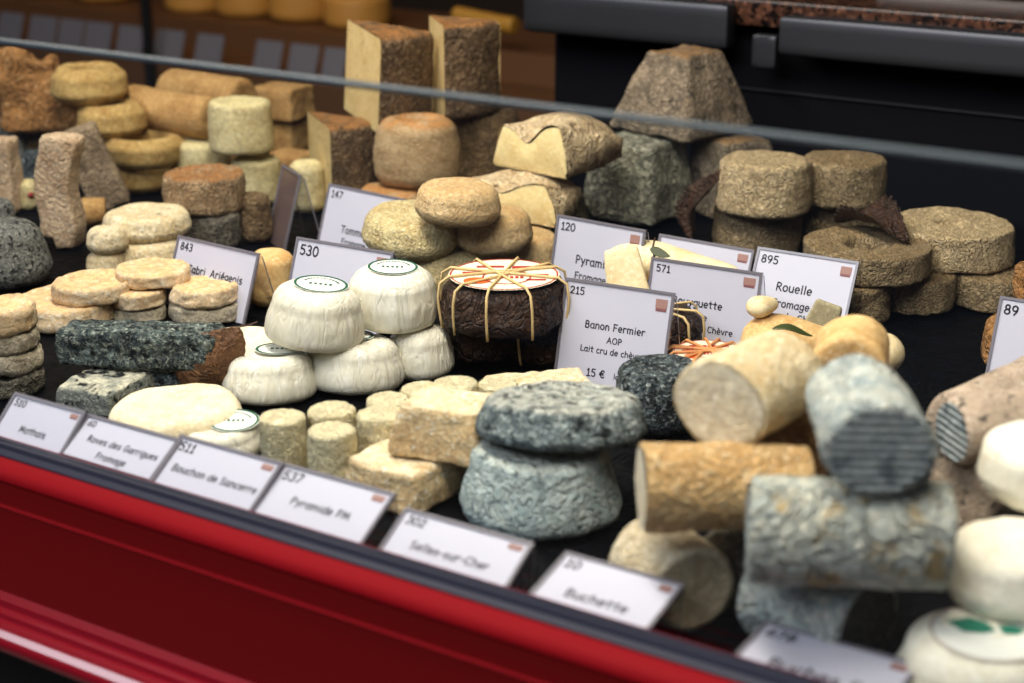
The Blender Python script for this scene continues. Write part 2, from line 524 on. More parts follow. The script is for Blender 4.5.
def rbox(w, d, h, fr, n=14, ts=1.0, tsy=None, fn=None):
    """rounded block standing on z = 0, top scaled by ts"""
    tsy = ts if tsy is None else tsy
    idx, V, F = {}, [], []
    dims = (w, d, h)

    def vid(p):
        key = tuple(round(c, 6) for c in p)
        if key not in idx:
            half = [s / 2 for s in dims]
            q = [(p[i] - 0.5) * dims[i] for i in range(3)]
            inn = [max(-half[i] + fr, min(half[i] - fr, q[i])) for i in range(3)]
            dv = Vector([q[i] - inn[i] for i in range(3)])
            if dv.length > 1e-9:
                dv = dv.normalized() * fr
            r = [inn[i] + dv[i] for i in range(3)]
            u = (r[2] + half[2]) / h
            x, y, z = r[0] * (1 + (ts - 1) * u), r[1] * (1 + (tsy - 1) * u), r[2] + half[2]
            if fn:
                x, y, z = fn(x, y, z)
            idx[key] = len(V); V.append((x, y, z))
        return idx[key]
    # denser parameter near the edges so that the rounding resolves
    g = [0.5 - 0.5 * math.cos(math.pi * k / n) for k in range(n + 1)]
    for ax in range(3):
        for side in (0, 1):
            for i in range(n):
                for j in range(n):
                    q = []
                    for (a, b) in ((i, j), (i + 1, j), (i + 1, j + 1), (i, j + 1)):
                        p = [0, 0, 0]
                        p[ax] = side; p[(ax + 1) % 3] = g[a]; p[(ax + 2) % 3] = g[b]
                        q.append(vid(p))
                    if len(set(q)) == 4:
                        F.append(tuple(q))
    return V, F


def pyramid(name, label, cat, group, pf, z, side, h, ts, turn, mat, fr=0.006, disp=(0.002, 25, 0.001, 90, 0.0008)):
    """four sided cut pyramid: pf = its near base corner, turn = degrees from corner-on"""
    A = G(*pf, z)
    d = math.atan2(A.y, A.x) + math.radians(turn)
    c = A + Vector((math.cos(d), math.sin(d), 0)) * side * 0.7071
    V, F = rbox(side, side, h, fr, 18, ts)
    o = mesh(name, V, F, mat, loc=Vector((c.x, c.y, z)), rot=(0, 0, d + math.radians(45)), disp=disp)
    return tag(o, label, cat, group)


def brick(name, label, cat, group, pl, pr, z, dep, h, mat, fr=0.006, ts=1.0, disp=(0.002, 25, 0.001, 90, 0.0006), n=18, rot=(0, 0, 0), fn=None):
    """block whose near bottom edge runs from pl to pr"""
    A, B = G(*pl, z), G(*pr, z)
    u = (B - A); w = u.length; u.normalize()
    nrm = Vector((-u.y, u.x, 0))
    c = (A + B) / 2 + nrm * dep / 2
    V, F = rbox(w, dep, h, fr, n, ts, fn=fn)
    o = mesh(name, V, F, mat, loc=Vector((c.x, c.y, z)), rot=(rot[0], rot[1], math.atan2(u.y, u.x) + rot[2]), disp=disp)
    return tag(o, label, cat, group)


def sector(name, label, cat, group, loc, r, h, a0, a1, mats, rotz=0, tilt=(0, 0), disp=(0.0015, 25, 0.0008, 80, 0.0006), er=0.008, rin=0.0, ts=1.0):
    """wedge cut out of a big wheel: rind part and two cut faces"""
    t = empty(name, loc, (tilt[0], tilt[1], rotz))
    tag(t, label, cat, group)
    P = densify([(rin, 0), (r - er, 0)] + arc(r - er, er, er, -90, 0)[1:] + arc(r * ts - er, h - er, er, 0, 90) + [(rin, h)], 0.007)
    na = 20
    V, F = [], []
    for i in range(na + 1):
        a = a0 + (a1 - a0) * i / na
        for (q, z) in P:
            V.append((q * math.cos(a), q * math.sin(a), z))
    m = len(P)
    for i in range(na):
        for j in range(m - 1):
            F.append((i * m + j, (i + 1) * m + j, (i + 1) * m + j + 1, i * m + j + 1))
    if rin > 0:
        for i in range(na):
            F.append((i * m, i * m + m - 1, (i + 1) * m + m - 1, (i + 1) * m))
    off = Vector((random.random() * 50, 3, 7))
    mesh('rind', V, F, mats[0], t, disp=disp, off=off)
    for a in (a0, a1):
        ring = [Vector((q * math.cos(a), q * math.sin(a), z)) for (q, z) in P]
        # a filled fan with inner rows so the paste can carry a faint swell
        cen = sum(ring, Vector()) / len(ring)
        VV = []; FF = []
        k = 6
        for s in range(k):
            for p in ring:
                VV.append(p.lerp(cen, s / k))
        VV.append(cen)
        nr = len(ring)
        for s in range(k):
            for j in range(nr):
                j2 = (j + 1) % nr
                if s < k - 1:
                    FF.append((s * nr + j, s * nr + j2, (s + 1) * nr + j2, (s + 1) * nr + j))
                else:
                    FF.append((s * nr + j, s * nr + j2, len(VV) - 1))
        f = mesh('cut_face', VV, FF, mats[1], t)
        tag(f, 'smooth pale cut face')
    return t


def log(name, label, cat, group, A, B, ra, rb, mat, face=None, fl=0.25, disp=(0.002, 22, 0.0008, 80, 0.0005), seg=56, hollow=0.0, oval=0.03, sq=0.0, facelabel=None, roll=0.0):
    """cheese log lying from A (near end) to B; face = material of the near end"""
    A = Vector(A); B = Vector(B)
    L = (B - A).length
    q = (B - A).to_track_quat('Z', 'Y')
    t = empty(name, A, q.to_euler())
    tag(t, label, cat, group)
    f = fl * ra * 0.5
    P = [(ra - f, 0)] + arc(ra - f, f, f, -90, 0)[1:] + [(rb, L - f)] + arc(rb - f, L - f, f, 0, 90)[1:] + [(0, L)]
    rad = lambda a, z: 1 + oval * math.cos(2 * a + roll) + sq * math.cos(4 * a + roll)
    V, F = lathe(densify(P, ra / 7), seg, rad=rad)
    off = Vector((random.random() * 50, 5, 2))
    if face is None:
        P = [(0, 0)] + P
        V, F = lathe(densify(P, ra / 7), seg, rad=rad)
        o = mesh('rind', V, F, mat, t, disp=disp, off=off)
        o.parent = None
        o.name = name
        o.location = t.location; o.rotation_euler = t.rotation_euler
        tag(o, label, cat, group)
        bpy.data.objects.remove(t)
        o.name = name
        return o
    mesh('rind', V, F, mat, t, disp=disp, off=off)
    Q = [(0, hollow)] + [((ra - f) * u, hollow * (1 - u ** 3)) for u in (0.25, 0.5, 0.75, 0.9, 1.0)]
    V, F = lathe(densify(Q, ra / 10), seg, rad=rad)
    e = mesh('end_face', V, F, face, t, disp=(disp[0] * 0.3, disp[1], 0.0004, 120, 0), off=off)
    if facelabel: tag(e, facelabel)
    return t


def tube(path, r, n=6, r_end=None):
    V, F = [], []
    m = len(path)
    path = [Vector(p) for p in path]
    for i, p in enumerate(path):
        d = (path[min(i + 1, m - 1)] - path[max(i - 1, 0)]).normalized()
        a = d.orthogonal().normalized() if i == 0 else (pa - d * pa.dot(d)).normalized()
        pa = a
        b = d.cross(a)
        rr = r if r_end is None else r + (r_end - r) * i / (m - 1)
        for k in range(n):
            t = 2 * math.pi * k / n
            V.append(p + a * rr * math.cos(t) + b * rr * math.sin(t))
    for i in range(m - 1):
        for k in range(n):
            k2 = (k + 1) % n
            F.append((i * n + k, i * n + k2, (i + 1) * n + k2, (i + 1) * n + k))
    F.append(tuple(range(n))); F.append(tuple((m - 1) * n + k for k in range(n)))
    return V, F


def box(x0, x1, y0, y1, z0, z1):
    V = [(x, y, z) for x in (x0, x1) for y in (y0, y1) for z in (z0, z1)]
    F = [(0, 1, 3, 2), (4, 6, 7, 5), (0, 4, 5, 1), (2, 3, 7, 6), (0, 2, 6, 4), (1, 5, 7, 3)]
    return V, F


def bevel_box(x0, x1, y0, y1, z0, z1, f):
    V, F = rbox(x1 - x0, y1 - y0, z1 - z0, f, 8)
    return [(x + (x0 + x1) / 2, y + (y0 + y1) / 2, z + z0) for x, y, z in V], F


def merge(*parts):
    V, F, mi = [], [], []
    for k, (v, f) in enumerate(parts):
        o = len(V)
        V += [tuple(p) for p in v]
        F += [tuple(i + o for i in q) for q in f]
        mi += [k] * len(f)
    return V, F, mi


def extrude_x(P, x0, x1):
    n = len(P)
    V = [(x0, y, z) for y, z in P] + [(x1, y, z) for y, z in P]
    F = [(k, (k + 1) % n, n + (k + 1) % n, n + k) for k in range(n)]
    F += [tuple(range(n)), tuple(range(n, 2 * n))]
    return V, F


def disc_patch(r, z, n=40, r_in=0.0, thick=0.0003, ox=0.0, oy=0.0, sy=1.0):
    V, F = [], []
    for k in range(n):
        a = 2 * math.pi * k / n
        V.append((ox + r * math.cos(a), oy + r * sy * math.sin(a), z))
    for k in range(n):
        a = 2 * math.pi * k / n
        V.append((ox + r_in * math.cos(a), oy + r_in * sy * math.sin(a), z))
    for k in range(n):
        k2 = (k + 1) % n
        F.append((k, k2, n + k2, n + k))
    return V, F


# ------------------------------------------------------------------ hand-lettered printing: every character is a set of round-ended strokes
def ar(cx, cy, rx, ry, a0, a1, n=10):
    return [(cx + rx * math.cos(math.radians(a0 + (a1 - a0) * k / n)), cy + ry * math.sin(math.radians(a0 + (a1 - a0) * k / n))) for k in range(n + 1)]


BOWL = ar(0.23, 0.24, 0.2, 0.24, 40, 360, 14)
STROKES = {
    ' ': (0.28, []),
    '0': (0.56, [ar(0.27, 0.36, 0.22, 0.36, 90, 450, 18)]),
    '1': (0.46, [[(0.1, 0.56), (0.25, 0.72), (0.25, 0.0)], [(0.08, 0.0), (0.4, 0.0)]]),
    '2': (0.54, [ar(0.25, 0.52, 0.19, 0.2, 160, -30, 9) + [(0.05, 0.02), (0.46, 0.02)]]),
    '3': (0.54, [ar(0.24, 0.54, 0.18, 0.18, 140, -80, 9), ar(0.24, 0.19, 0.2, 0.19, 90, -150, 10)]),
    '4': (0.56, [[(0.36, 0.0), (0.36, 0.72), (0.04, 0.24), (0.5, 0.24)]]),
    '5': (0.54, [[(0.44, 0.72), (0.12, 0.72), (0.09, 0.42)] + ar(0.24, 0.22, 0.21, 0.22, 110, -140, 10)]),
    '6': (0.54, [[(0.38, 0.72), (0.16, 0.46)] + ar(0.25, 0.21, 0.2, 0.21, 155, 515, 14)]),
    '7': (0.54, [[(0.05, 0.7), (0.47, 0.7), (0.17, 0.0)]]),
    '8': (0.54, [ar(0.26, 0.54, 0.16, 0.17, -90, 270, 14), ar(0.26, 0.19, 0.2, 0.18, 90, 450, 14)]),
    '9': (0.54, [ar(0.25, 0.5, 0.19, 0.2, 0, 360, 14) + [(0.42, 0.3), (0.22, 0.0)]]),
    'A': (0.66, [[(0.03, 0.0), (0.32, 0.72), (0.58, 0.0)], [(0.14, 0.26), (0.5, 0.26)]]),
    'B': (0.58, [[(0.1, 0.0), (0.1, 0.72), (0.27, 0.72)] + ar(0.27, 0.55, 0.17, 0.17, 90, -90, 7) + [(0.1, 0.38), (0.29, 0.38)] + ar(0.29, 0.19, 0.2, 0.19, 90, -90, 8) + [(0.1, 0.0)]]),
    'C': (0.58, [ar(0.32, 0.36, 0.26, 0.36, 45, 315, 14)]),
    'F': (0.54, [[(0.1, 0.0), (0.1, 0.72), (0.48, 0.72)], [(0.1, 0.38), (0.42, 0.38)]]),
    'G': (0.66, [ar(0.33, 0.36, 0.27, 0.36, 45, 340, 14) + [(0.6, 0.32), (0.36, 0.32)]]),
    'L': (0.5, [[(0.1, 0.72), (0.1, 0.02), (0.46, 0.02)]]),
    'M': (0.78, [[(0.06, 0.0), (0.16, 0.72), (0.37, 0.14), (0.58, 0.72), (0.7, 0.0)]]),
    'O': (0.7, [ar(0.34, 0.36, 0.29, 0.36, 90, 450, 18)]),
    'P': (0.54, [[(0.1, 0.0), (0.1, 0.72), (0.25, 0.72)] + ar(0.25, 0.53, 0.2, 0.19, 90, -90, 8) + [(0.1, 0.34)]]),
    'R': (0.6, [[(0.1, 0.0), (0.1, 0.72), (0.25, 0.72)] + ar(0.25, 0.54, 0.2, 0.18, 90, -90, 8) + [(0.1, 0.36)], [(0.22, 0.36), (0.54, 0.0)]]),
    'S': (0.56, [ar(0.28, 0.54, 0.2, 0.18, 40, 260, 9) + ar(0.26, 0.18, 0.21, 0.18, 80, -150, 9)]),
    'T': (0.6, [[(0.03, 0.72), (0.57, 0.72)], [(0.3, 0.72), (0.3, 0.0)]]),
    'a': (0.52, [ar(0.24, 0.24, 0.2, 0.24, 50, 330, 12), [(0.42, 0.5), (0.42, 0.1), (0.48, 0.0)]]),
    'b': (0.54, [[(0.08, 0.74), (0.08, 0.0)], ar(0.27, 0.24, 0.2, 0.24, 160, -160, 12)]),
    'c': (0.46, [ar(0.26, 0.24, 0.2, 0.25, 50, 310, 12)]),
    'd': (0.54, [ar(0.25, 0.24, 0.2, 0.24, 20, 340, 12), [(0.44, 0.74), (0.44, 0.0)]]),
    'e': (0.5, [[(0.06, 0.24), (0.43, 0.27)] + ar(0.25, 0.25, 0.19, 0.25, 10, 310, 12)]),
    'f': (0.42, [ar(0.3, 0.56, 0.14, 0.17, 60, 180, 6) + [(0.16, 0.0)], [(0.03, 0.42), (0.34, 0.42)]]),
    'g': (0.5, [ar(0.24, 0.27, 0.19, 0.23, 40, 330, 12), [(0.42, 0.5), (0.42, 0.0)] + ar(0.24, -0.04, 0.18, 0.2, 0, -150, 8)]),
    'h': (0.54, [[(0.08, 0.74), (0.08, 0.0)], ar(0.26, 0.3, 0.18, 0.2, 170, 0, 8) + [(0.44, 0.0)]]),
    'i': (0.24, [[(0.12, 0.5), (0.12, 0.0)], [(0.12, 0.68), (0.12, 0.7)]]),
    'l': (0.24, [[(0.12, 0.74), (0.12, 0.0)]]),
    'm': (0.76, [[(0.08, 0.5), (0.08, 0.0)], ar(0.22, 0.32, 0.14, 0.17, 170, 0, 7) + [(0.36, 0.0)], ar(0.51, 0.32, 0.15, 0.17, 170, 0, 7) + [(0.66, 0.0)]]),
    'n': (0.52, [[(0.08, 0.5), (0.08, 0.0)], ar(0.26, 0.3, 0.17, 0.2, 170, 0, 8) + [(0.43, 0.0)]]),
    'o': (0.52, [ar(0.25, 0.25, 0.2, 0.25, 90, 450, 16)]),
    'p': (0.54, [[(0.08, 0.5), (0.08, -0.22)], ar(0.27, 0.25, 0.19, 0.24, 160, -160, 12)]),
    'q': (0.52, [ar(0.24, 0.25, 0.19, 0.24, 30, 330, 12), [(0.42, 0.5), (0.42, -0.22)]]),
    'r': (0.42, [[(0.08, 0.5), (0.08, 0.0)], ar(0.26, 0.28, 0.18, 0.21, 170, 50, 6)]),
    's': (0.46, [ar(0.24, 0.37, 0.15, 0.13, 40, 260, 7) + ar(0.22, 0.13, 0.16, 0.13, 80, -150, 7)]),
    't': (0.44, [[(0.2, 0.68), (0.2, 0.06), (0.3, 0.0)], [(0.03, 0.48), (0.38, 0.48)]]),
    'u': (0.52, [[(0.07, 0.5), (0.07, 0.2)] + ar(0.24, 0.19, 0.17, 0.19, 180, 350, 8), [(0.43, 0.5), (0.43, 0.0)]]),
    'v': (0.48, [[(0.04, 0.5), (0.23, 0.0), (0.42, 0.5)]]),
    'y': (0.5, [[(0.05, 0.5), (0.25, 0.06)], [(0.44, 0.5), (0.15, -0.22)]]),
    '-': (0.4, [[(0.06, 0.28), (0.34, 0.28)]]),
    '.': (0.24, [[(0.1, 0.02), (0.12, 0.02)]]),
    '%': (0.8, [ar(0.2, 0.54, 0.13, 0.15, 90, 450, 10), [(0.6, 0.72), (0.18, 0.0)], ar(0.58, 0.16, 0.13, 0.15, 90, 450, 10)]),
    '€': (0.62, [ar(0.36, 0.36, 0.24, 0.35, 50, 310, 12), [(0.02, 0.44), (0.44, 0.44)], [(0.02, 0.29), (0.42, 0.29)]]),
}
STROKES['è'] = (0.5, STROKES['e'][1] + [[(0.14, 0.74), (0.28, 0.6)]])
STROKES['é'] = (0.5, STROKES['e'][1] + [[(0.2, 0.6), (0.34, 0.74)]])


def glyphs(s, size, bold=0.02, align='LEFT', shear=0.0):
    """flat lettering; size = body height, bold adds to the pen width"""
    size *= 0.98
    hw = 0.036 + bold * 0.9
    V, F = [], []
    x = 0.0
    for ch in s:
        w, strokes = STROKES[ch]
        for st in strokes:
            P = [(x + px + shear * py, py) for px, py in st]
            for a, b in zip(P, P[1:]):
                dx, dy = b[0] - a[0], b[1] - a[1]
                L = math.hypot(dx, dy) or 1e-6
                nx, ny = -dy / L * hw, dx / L * hw
                k = len(V)
                V += [(a[0] + nx, a[1] + ny, 0), (a[0] - nx, a[1] - ny, 0), (b[0] - nx, b[1] - ny, 0), (b[0] + nx, b[1] + ny, 0)]
                F.append((k, k + 1, k + 2, k + 3))
            for p in P:
                k = len(V)
                V += [(p[0] + hw * math.cos(q * math.pi / 4), p[1] + hw * math.sin(q * math.pi / 4), 0) for q in range(8)]
                F.append(tuple(range(k, k + 8)))
        x += w + 0.05
    off = {'LEFT': 0, 'CENTER': -x / 2}[align]
    V = [((px + off) * size, py * size, 0) for px, py, _ in V]
    me = bpy.data.meshes.new('lettering')
    me.from_pydata(V, [], F)
    me.update()
    return me


def put_text(s, parent, x, y, size, align='LEFT', bold=0.02, shear=0.0, z=0.0006, mat='ink'):
    me = glyphs(s, size, bold, align, shear)
    me.materials.clear(); me.materials.append(MATS[mat])
    o = bpy.data.objects.new('lettering', me)
    COL.objects.link(o)
    o.parent = parent; o.location = (x, y, z)
    return o


# ------------------------------------------------------------------ price tags
def tagfit(bl, br, tl, zb, railY=None):
    B0, B1 = G(*bl, zb), G(*br, zb)
    if railY:      # stands along the rail
        B0, B1 = onY(*bl, railY), onY(*br, railY)
        B0.z = B1.z = zb = (B0.z + B1.z) / 2
    u = (B1 - B0).normalized()
    n = Vector((-u.y, u.x, 0))
    best = None
    for ti in range(0, 86):
        th = math.radians(ti)
        v = Vector((0, 0, math.cos(th))) + n * math.sin(th)
        for hh in [0.03 + 0.001 * k for k in range(110)]:
            x, y = proj(B0 + v * hh)
            e = (x - tl[0]) ** 2 + (y - tl[1]) ** 2
            if best is None or e < best[0]:
                best = (e, th, hh, v)
    return B0, B1, u, n, best[1], best[2], best[3], zb


def price_tag(label, bl, br, tl, zb, lines, number, group='price tags', mark=True, numsize=0.10, leg=0.02, legz=None, railY=None, card='card_white', bold=0.032, num_bold=0.034):
    B0, B1, u, n, th, hh, v, zb = tagfit(bl, br, tl, zb, railY)
    w = (B1 - B0).length
    nf = u.cross(v)                       # faces the street
    M = Matrix((u, v, nf)).transposed()
    t = empty('price_tag', B0, M.to_euler())
    tag(t, label, 'price tag', group)
    e = 0.0022
    V, F = box(0, w, 0, hh, 0, 0.0004)
    mesh('card', V, F, card, t, smooth=False)
    # folded clear holder: sheet behind the card, rim round it, leg down to the tray
    pb = box(-e, w + e, -0.001, hh + e, -0.0024, -0.0006)
    r1 = box(-e, 0, -0.001, hh + e, -0.0006, 0.0014)
    r2 = box(w, w + e, -0.001, hh + e, -0.0006, 0.0014)
    r3 = box(0, w, hh, hh + e, -0.0006, 0.0014)
    V, F, mi = merge(pb, r1, r2, r3)
    mesh('holder', V, F, ['acrylic', 'holder_edge', 'holder_edge', 'holder_edge'], t, smooth=False, mi=mi)
    if leg is not None:
        # back leg: from the top edge down to the tray
        topz = v.z * hh + (0 if legz is None else zb - legz)
        foot = v * hh + n * leg - Vector((0, 0, topz))
        fl = Vector((0, foot.dot(v), foot.dot(nf)))
        a = Vector((0, hh, -0.0024))
        V = [(-e, a.y, a.z), (w + e, a.y, a.z), (w + e, fl.y, fl.z), (-e, fl.y, fl.z)]
        V += [(x, y, z - 0.0016) for x, y, z in V]
        F = [(0, 1, 2, 3), (7, 6, 5, 4), (0, 4, 5, 1), (1, 5, 6, 2), (2, 6, 7, 3), (3, 7, 4, 0)]
        mesh('back_leg', V, F, ['acrylic', 'holder_edge'], t, smooth=False, mi=[0, 0, 1, 1, 1, 1])
    if number:
        put_text(number, t, 0.035 * w, hh * (1 - 0.04 - numsize * 0.8), hh * numsize, 'LEFT', num_bold)
    for (s, cx, cy, sz) in lines:
        put_text(s, t, cx * w, hh * (1 - cy), hh * sz, 'CENTER', bold, 0.0)
    if mark:
        a = box(w * 0.86, w * 0.97, hh * 0.86, hh * 0.95, 0.0004, 0.0007)
        b = box(w * 0.865, w * 0.965, hh * 0.83, hh * 0.86, 0.0004, 0.0007)
        V, F, mi = merge(a, b)
        mesh('printed_emblem', V, F, ['print_brown', 'print_dark'], t, smooth=False, mi=mi)
    return t


# ================================================================== SETTING
V, F = box(-6, 3, -2, 5, -0.92, -0.90)
tag(mesh('floor', V, F, 'pavement', smooth=False), kind='structure')
V, F = box(-6, 3, 3.6, 3.7, -0.9, 2.2)
tag(mesh('wall_back', V, F, 'wall_brown', smooth=False), kind='structure')

# display counter
ct = empty('display_counter', (-1, 0.9, -0.9))
tag(ct, 'red lacquered display counter front with a stepped moulding, below the glass', 'counter')
O = Vector((1, -0.9, 0.9))


def ctpart(name, VF, mat, sharp=30, smooth=True, disp=None):
    V, F = VF[:2]
    return mesh(name, [Vector(v) + O for v in V], F, mat, ct, smooth=smooth, sharp=sharp)


KR = 0.92          # the rail stands a little above the tray and nearer the street


def K(P):
    return [(y * KR, 0.45 - (0.45 - z) * KR) for y, z in P]


ctpart('front_panel', extrude_x(K([(0.7115, -0.010), (0.7115, -0.140), (0.722, -0.140), (0.722, -0.010)]), -3.2, 1), 'red_lacquer')
ctpart('panel_groove', extrude_x(K([(0.7115, -0.0325), (0.7095, -0.034), (0.7115, -0.0355)]), -3.2, 1), 'red_lip')
ctpart('top_lip', extrude_x(K([(0.723, -0.0035), (0.719, -0.004), (0.713, -0.006), (0.7095, -0.0095), (0.709, -0.013), (0.7115, -0.016), (0.723, -0.016)]), -3.2, 1), 'red_lip', 40)
ctpart('glass_channel', extrude_x(K([(0.723, -0.012), (0.723, -0.002), (0.7265, -0.0005), (0.7275, -0.002), (0.731, -0.002), (0.732, 0.001), (0.736, 0.001), (0.7365, -0.005), (0.7435, -0.005), (0.744, -0.003), (0.7475, -0.003), (0.7475, -0.012)]), -3.2, 1), 'channel_grey', 30)
ctpart('lip_reflection', extrude_x(K([(0.7475, -0.06), (0.7475, -0.0035), (0.7492, -0.0035), (0.7492, -0.06)]), -3.2, 1), 'red_lip', 30)  # red strip standing in for the lip's reflection in the glass
ctpart('tag_ledge', extrude_x(K([(0.7493, -0.08), (0.7493, -0.014), (0.764, -0.014), (0.764, -0.08)]), -3.2, 1), 'black', 30)
ctpart('moulding', extrude_x(K([(0.7115, -0.1020), (0.7045, -0.1040), (0.7035, -0.1085), (0.6975, -0.1095), (0.6965, -0.1130), (0.6900, -0.1135), (0.6880, -0.1165), (0.6845, -0.1185), (0.6825, -0.1220), (0.6825, -0.1265), (0.6850, -0.1310), (0.6900, -0.1345), (0.7115, -0.1360)]), -3.2, 1), 'red_gloss', 35)
ctpart('kick_panel', box(-3.2, 1, 0.70, 0.705, -0.9, -0.085), 'black')
dt = empty('display_tray', (-1, 1.2, -0.02))
tag(dt, 'wide black tray bed on which all the cheeses are laid out', 'tray')
V, F = box(-3.2, 1, 0.7035, 1.72, -0.02, 0.0)
mesh('tray_bed', [Vector(v) - dt.location for v in V], F, 'tray_black', dt, smooth=False)
V, F = box(-3.2, 1, 1.7205, 1.735, -0.9, 0.0)
mesh('back_board', [Vector(v) - dt.location for v in V], F, 'navy_panel', dt, smooth=False)

# glass front
gp = empty('glass_pane', (-1, 0.74 * KR, 0.45 - 0.453 * KR))
tag(gp, 'clear upright front glass pane standing in the grey channel of the red counter', 'glass pane')
V, F = box(-2.2, 2, -0.003, 0.003, 0, 0.2625)
mesh('pane', V, F, 'glass', gp, smooth=False)
V, F = bevel_box(-2.2, 2, -0.0031, 0.0031, 0.2625, 0.2655, 0.0012)
mesh('polished_edge', V, F, 'glass_edge', gp)

# back worktop
wt = empty('granite_worktop', (-0.8, 1.9, -0.9))
tag(wt, 'brown granite worktop with brushed steel front rails at the back right', 'worktop')
O2 = Vector((0.8, -1.9, 0.9))


def wpart(name, VF, mat, smooth=True, sharp=30):
    return mesh(name, [Vector(v) + O2 for v in VF[0]], VF[1], mat, wt, smooth=smooth, sharp=sharp)


wpart('stone_slab', bevel_box(-1.085, 1.0, 1.715, 2.6, 0.182, 0.212, 0.004), 'granite')
wpart('steel_rail', bevel_box(-1.088, -0.822, 1.69, 1.715, 0.157, 0.207, 0.006), 'steel_dark')
wpart('steel_rail', bevel_box(-0.762, 1.0, 1.69, 1.715, 0.157, 0.200, 0.006), 'steel_dark')
wpart('steel_plate', bevel_box(-0.797, -0.768, 1.70, 1.716, 0.140, 0.176, 0.003), 'steel_dark')
wpart('back_panel', box(-1.07, 1.0, 1.742, 1.76, -0.9, 0.182), 'navy_panel')
wpart('panel_trim', box(-0.86, -0.40, 1.738, 1.742, 0.108, 0.110), 'steel_dark')
wpart('side_panel', box(-1.085, -1.07, 1.76, 2.6, -0.9, 0.182), 'navy_panel')
sl = bevel_box(-0.72, 1.0, 1.86, 2.3, 0.213, 0.226, 0.003)
tag(mesh('cutting_board', sl[0], sl[1], 'steel_pale', sharp=30), 'pale board lying on the granite worktop in the top right corner', 'board')

# far counter behind the case
fc = empty('far_counter', (-2.4, 2.6, -0.9))
tag(fc, 'dim brown counter across the shop, behind the cheeses at top left', 'counter')
mesh('cabinet', *[[Vector(v) - Vector((-2.4, 2.6, -0.9)) for v in q] if i == 0 else q for i, q in enumerate(box(-4.6, -1.2, 2.36, 2.9, -0.9, -0.085))], 'far_shelf', fc, smooth=False)
mesh('riser', *[[Vector(v) - Vector((-2.4, 2.6, -0.9)) for v in q] if i == 0 else q for i, q in enumerate(box(-4.6, -1.2, 2.55, 2.9, -0.085, -0.03))], 'far_shelf', fc, smooth=False)


# ================================================================== CHEESES, front row from the left
def stack(names, l, r, b, hs, zs=0.0, jit=0.002):
    """fits for a pile of equal rounds, bottom first"""
    out = []
    f0 = fit(l, r, zs, b=b, h=hs[0])
    z = zs
    for h in hs:
        f = Fit(); f.c = f0.c + Vector((random.uniform(-jit, jit), random.uniform(-jit, jit), 0)); f.R = f0.R * random.uniform(0.97, 1.02)
        f.h = h; f.z = z; f.top = z + h; f.dh = f0.dh
        z += h + 0.0002
        out.append(f)
    return out


def at(f, dx=0.0, dy=0.0, z=None, h=None, R=None):
    o = Fit()
    o.c = f.c + Vector((dx, dy, 0)); o.R = R or f.R; o.h = h or f.h; o.z = f.top if z is None else z
    o.top = o.z + o.h; o.dh = f.dh
    return o


SOFT = (0.0016, 30, 0.0007, 110, 0.0)
ROUGH = (0.002, 28, 0.0012, 90, 0.0012)
WRINK = (0.0012, 30, 0.0009, 160, 0.0012)

# pile at the left edge
CAB = 'small crusty goat cheese rounds on the left'
for f, m, lb in zip(stack(0, -22, 47, 402, [0.017, 0.017, 0.015, 0.021]), ['grey_rough', 'cabri_grey', 'cabri_grey', 'cabri'],
                    ['dark bottom round in the cut-off pile at the left edge', 'grey second round from the bottom in the left edge pile', 'grey third round from the bottom in the left edge pile', 'cream crusted top round of the pile at the left edge']):
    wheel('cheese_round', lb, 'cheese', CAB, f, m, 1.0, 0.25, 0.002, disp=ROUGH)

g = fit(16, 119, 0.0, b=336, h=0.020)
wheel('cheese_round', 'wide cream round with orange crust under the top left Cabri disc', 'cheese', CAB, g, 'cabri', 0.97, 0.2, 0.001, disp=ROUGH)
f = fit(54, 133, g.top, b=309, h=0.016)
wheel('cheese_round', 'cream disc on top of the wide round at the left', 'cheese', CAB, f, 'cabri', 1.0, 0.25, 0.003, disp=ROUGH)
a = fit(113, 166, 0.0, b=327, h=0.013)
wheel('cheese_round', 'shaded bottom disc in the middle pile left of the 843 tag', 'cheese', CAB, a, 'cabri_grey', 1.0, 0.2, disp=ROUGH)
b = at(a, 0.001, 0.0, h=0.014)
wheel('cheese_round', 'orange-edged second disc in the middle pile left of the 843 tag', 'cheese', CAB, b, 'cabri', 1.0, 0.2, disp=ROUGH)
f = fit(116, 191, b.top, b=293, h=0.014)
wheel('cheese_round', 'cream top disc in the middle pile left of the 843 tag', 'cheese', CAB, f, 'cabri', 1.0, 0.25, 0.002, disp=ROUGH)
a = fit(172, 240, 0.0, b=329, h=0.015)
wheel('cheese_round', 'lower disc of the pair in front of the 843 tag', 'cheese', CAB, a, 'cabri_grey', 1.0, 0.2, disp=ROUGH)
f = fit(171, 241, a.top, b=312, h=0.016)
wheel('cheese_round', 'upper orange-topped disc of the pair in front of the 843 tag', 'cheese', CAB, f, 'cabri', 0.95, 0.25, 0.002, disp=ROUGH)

# ash bricks
ASH = 'dark ash coated cheeses at the left'
brick('cheese_brick', 'broken ash brick with pale top under the big dark brick', 'cheese', ASH, (54, 414), (112, 424), 0.0, 0.06, 0.0205, 'ash_pale_top', 0.004, 0.95, disp=ROUGH)
brick('cheese_brick', 'nearly hidden dark ash block under the right end of the big dark brick', 'cheese', ASH, (138, 399), (212, 401), 0.0, 0.04, 0.0205, 'ash_dark', 0.005, 0.95, disp=ROUGH)
brick('cheese_brick', 'big wrinkled dark ash brick lying across at the left', 'cheese', ASH, (52, 371), (216, 378), 0.0215, 0.04, 0.029, 'ash_brick', 0.006, 0.97, disp=(0.003, 22, 0.0014, 110, 0.0016), n=30)

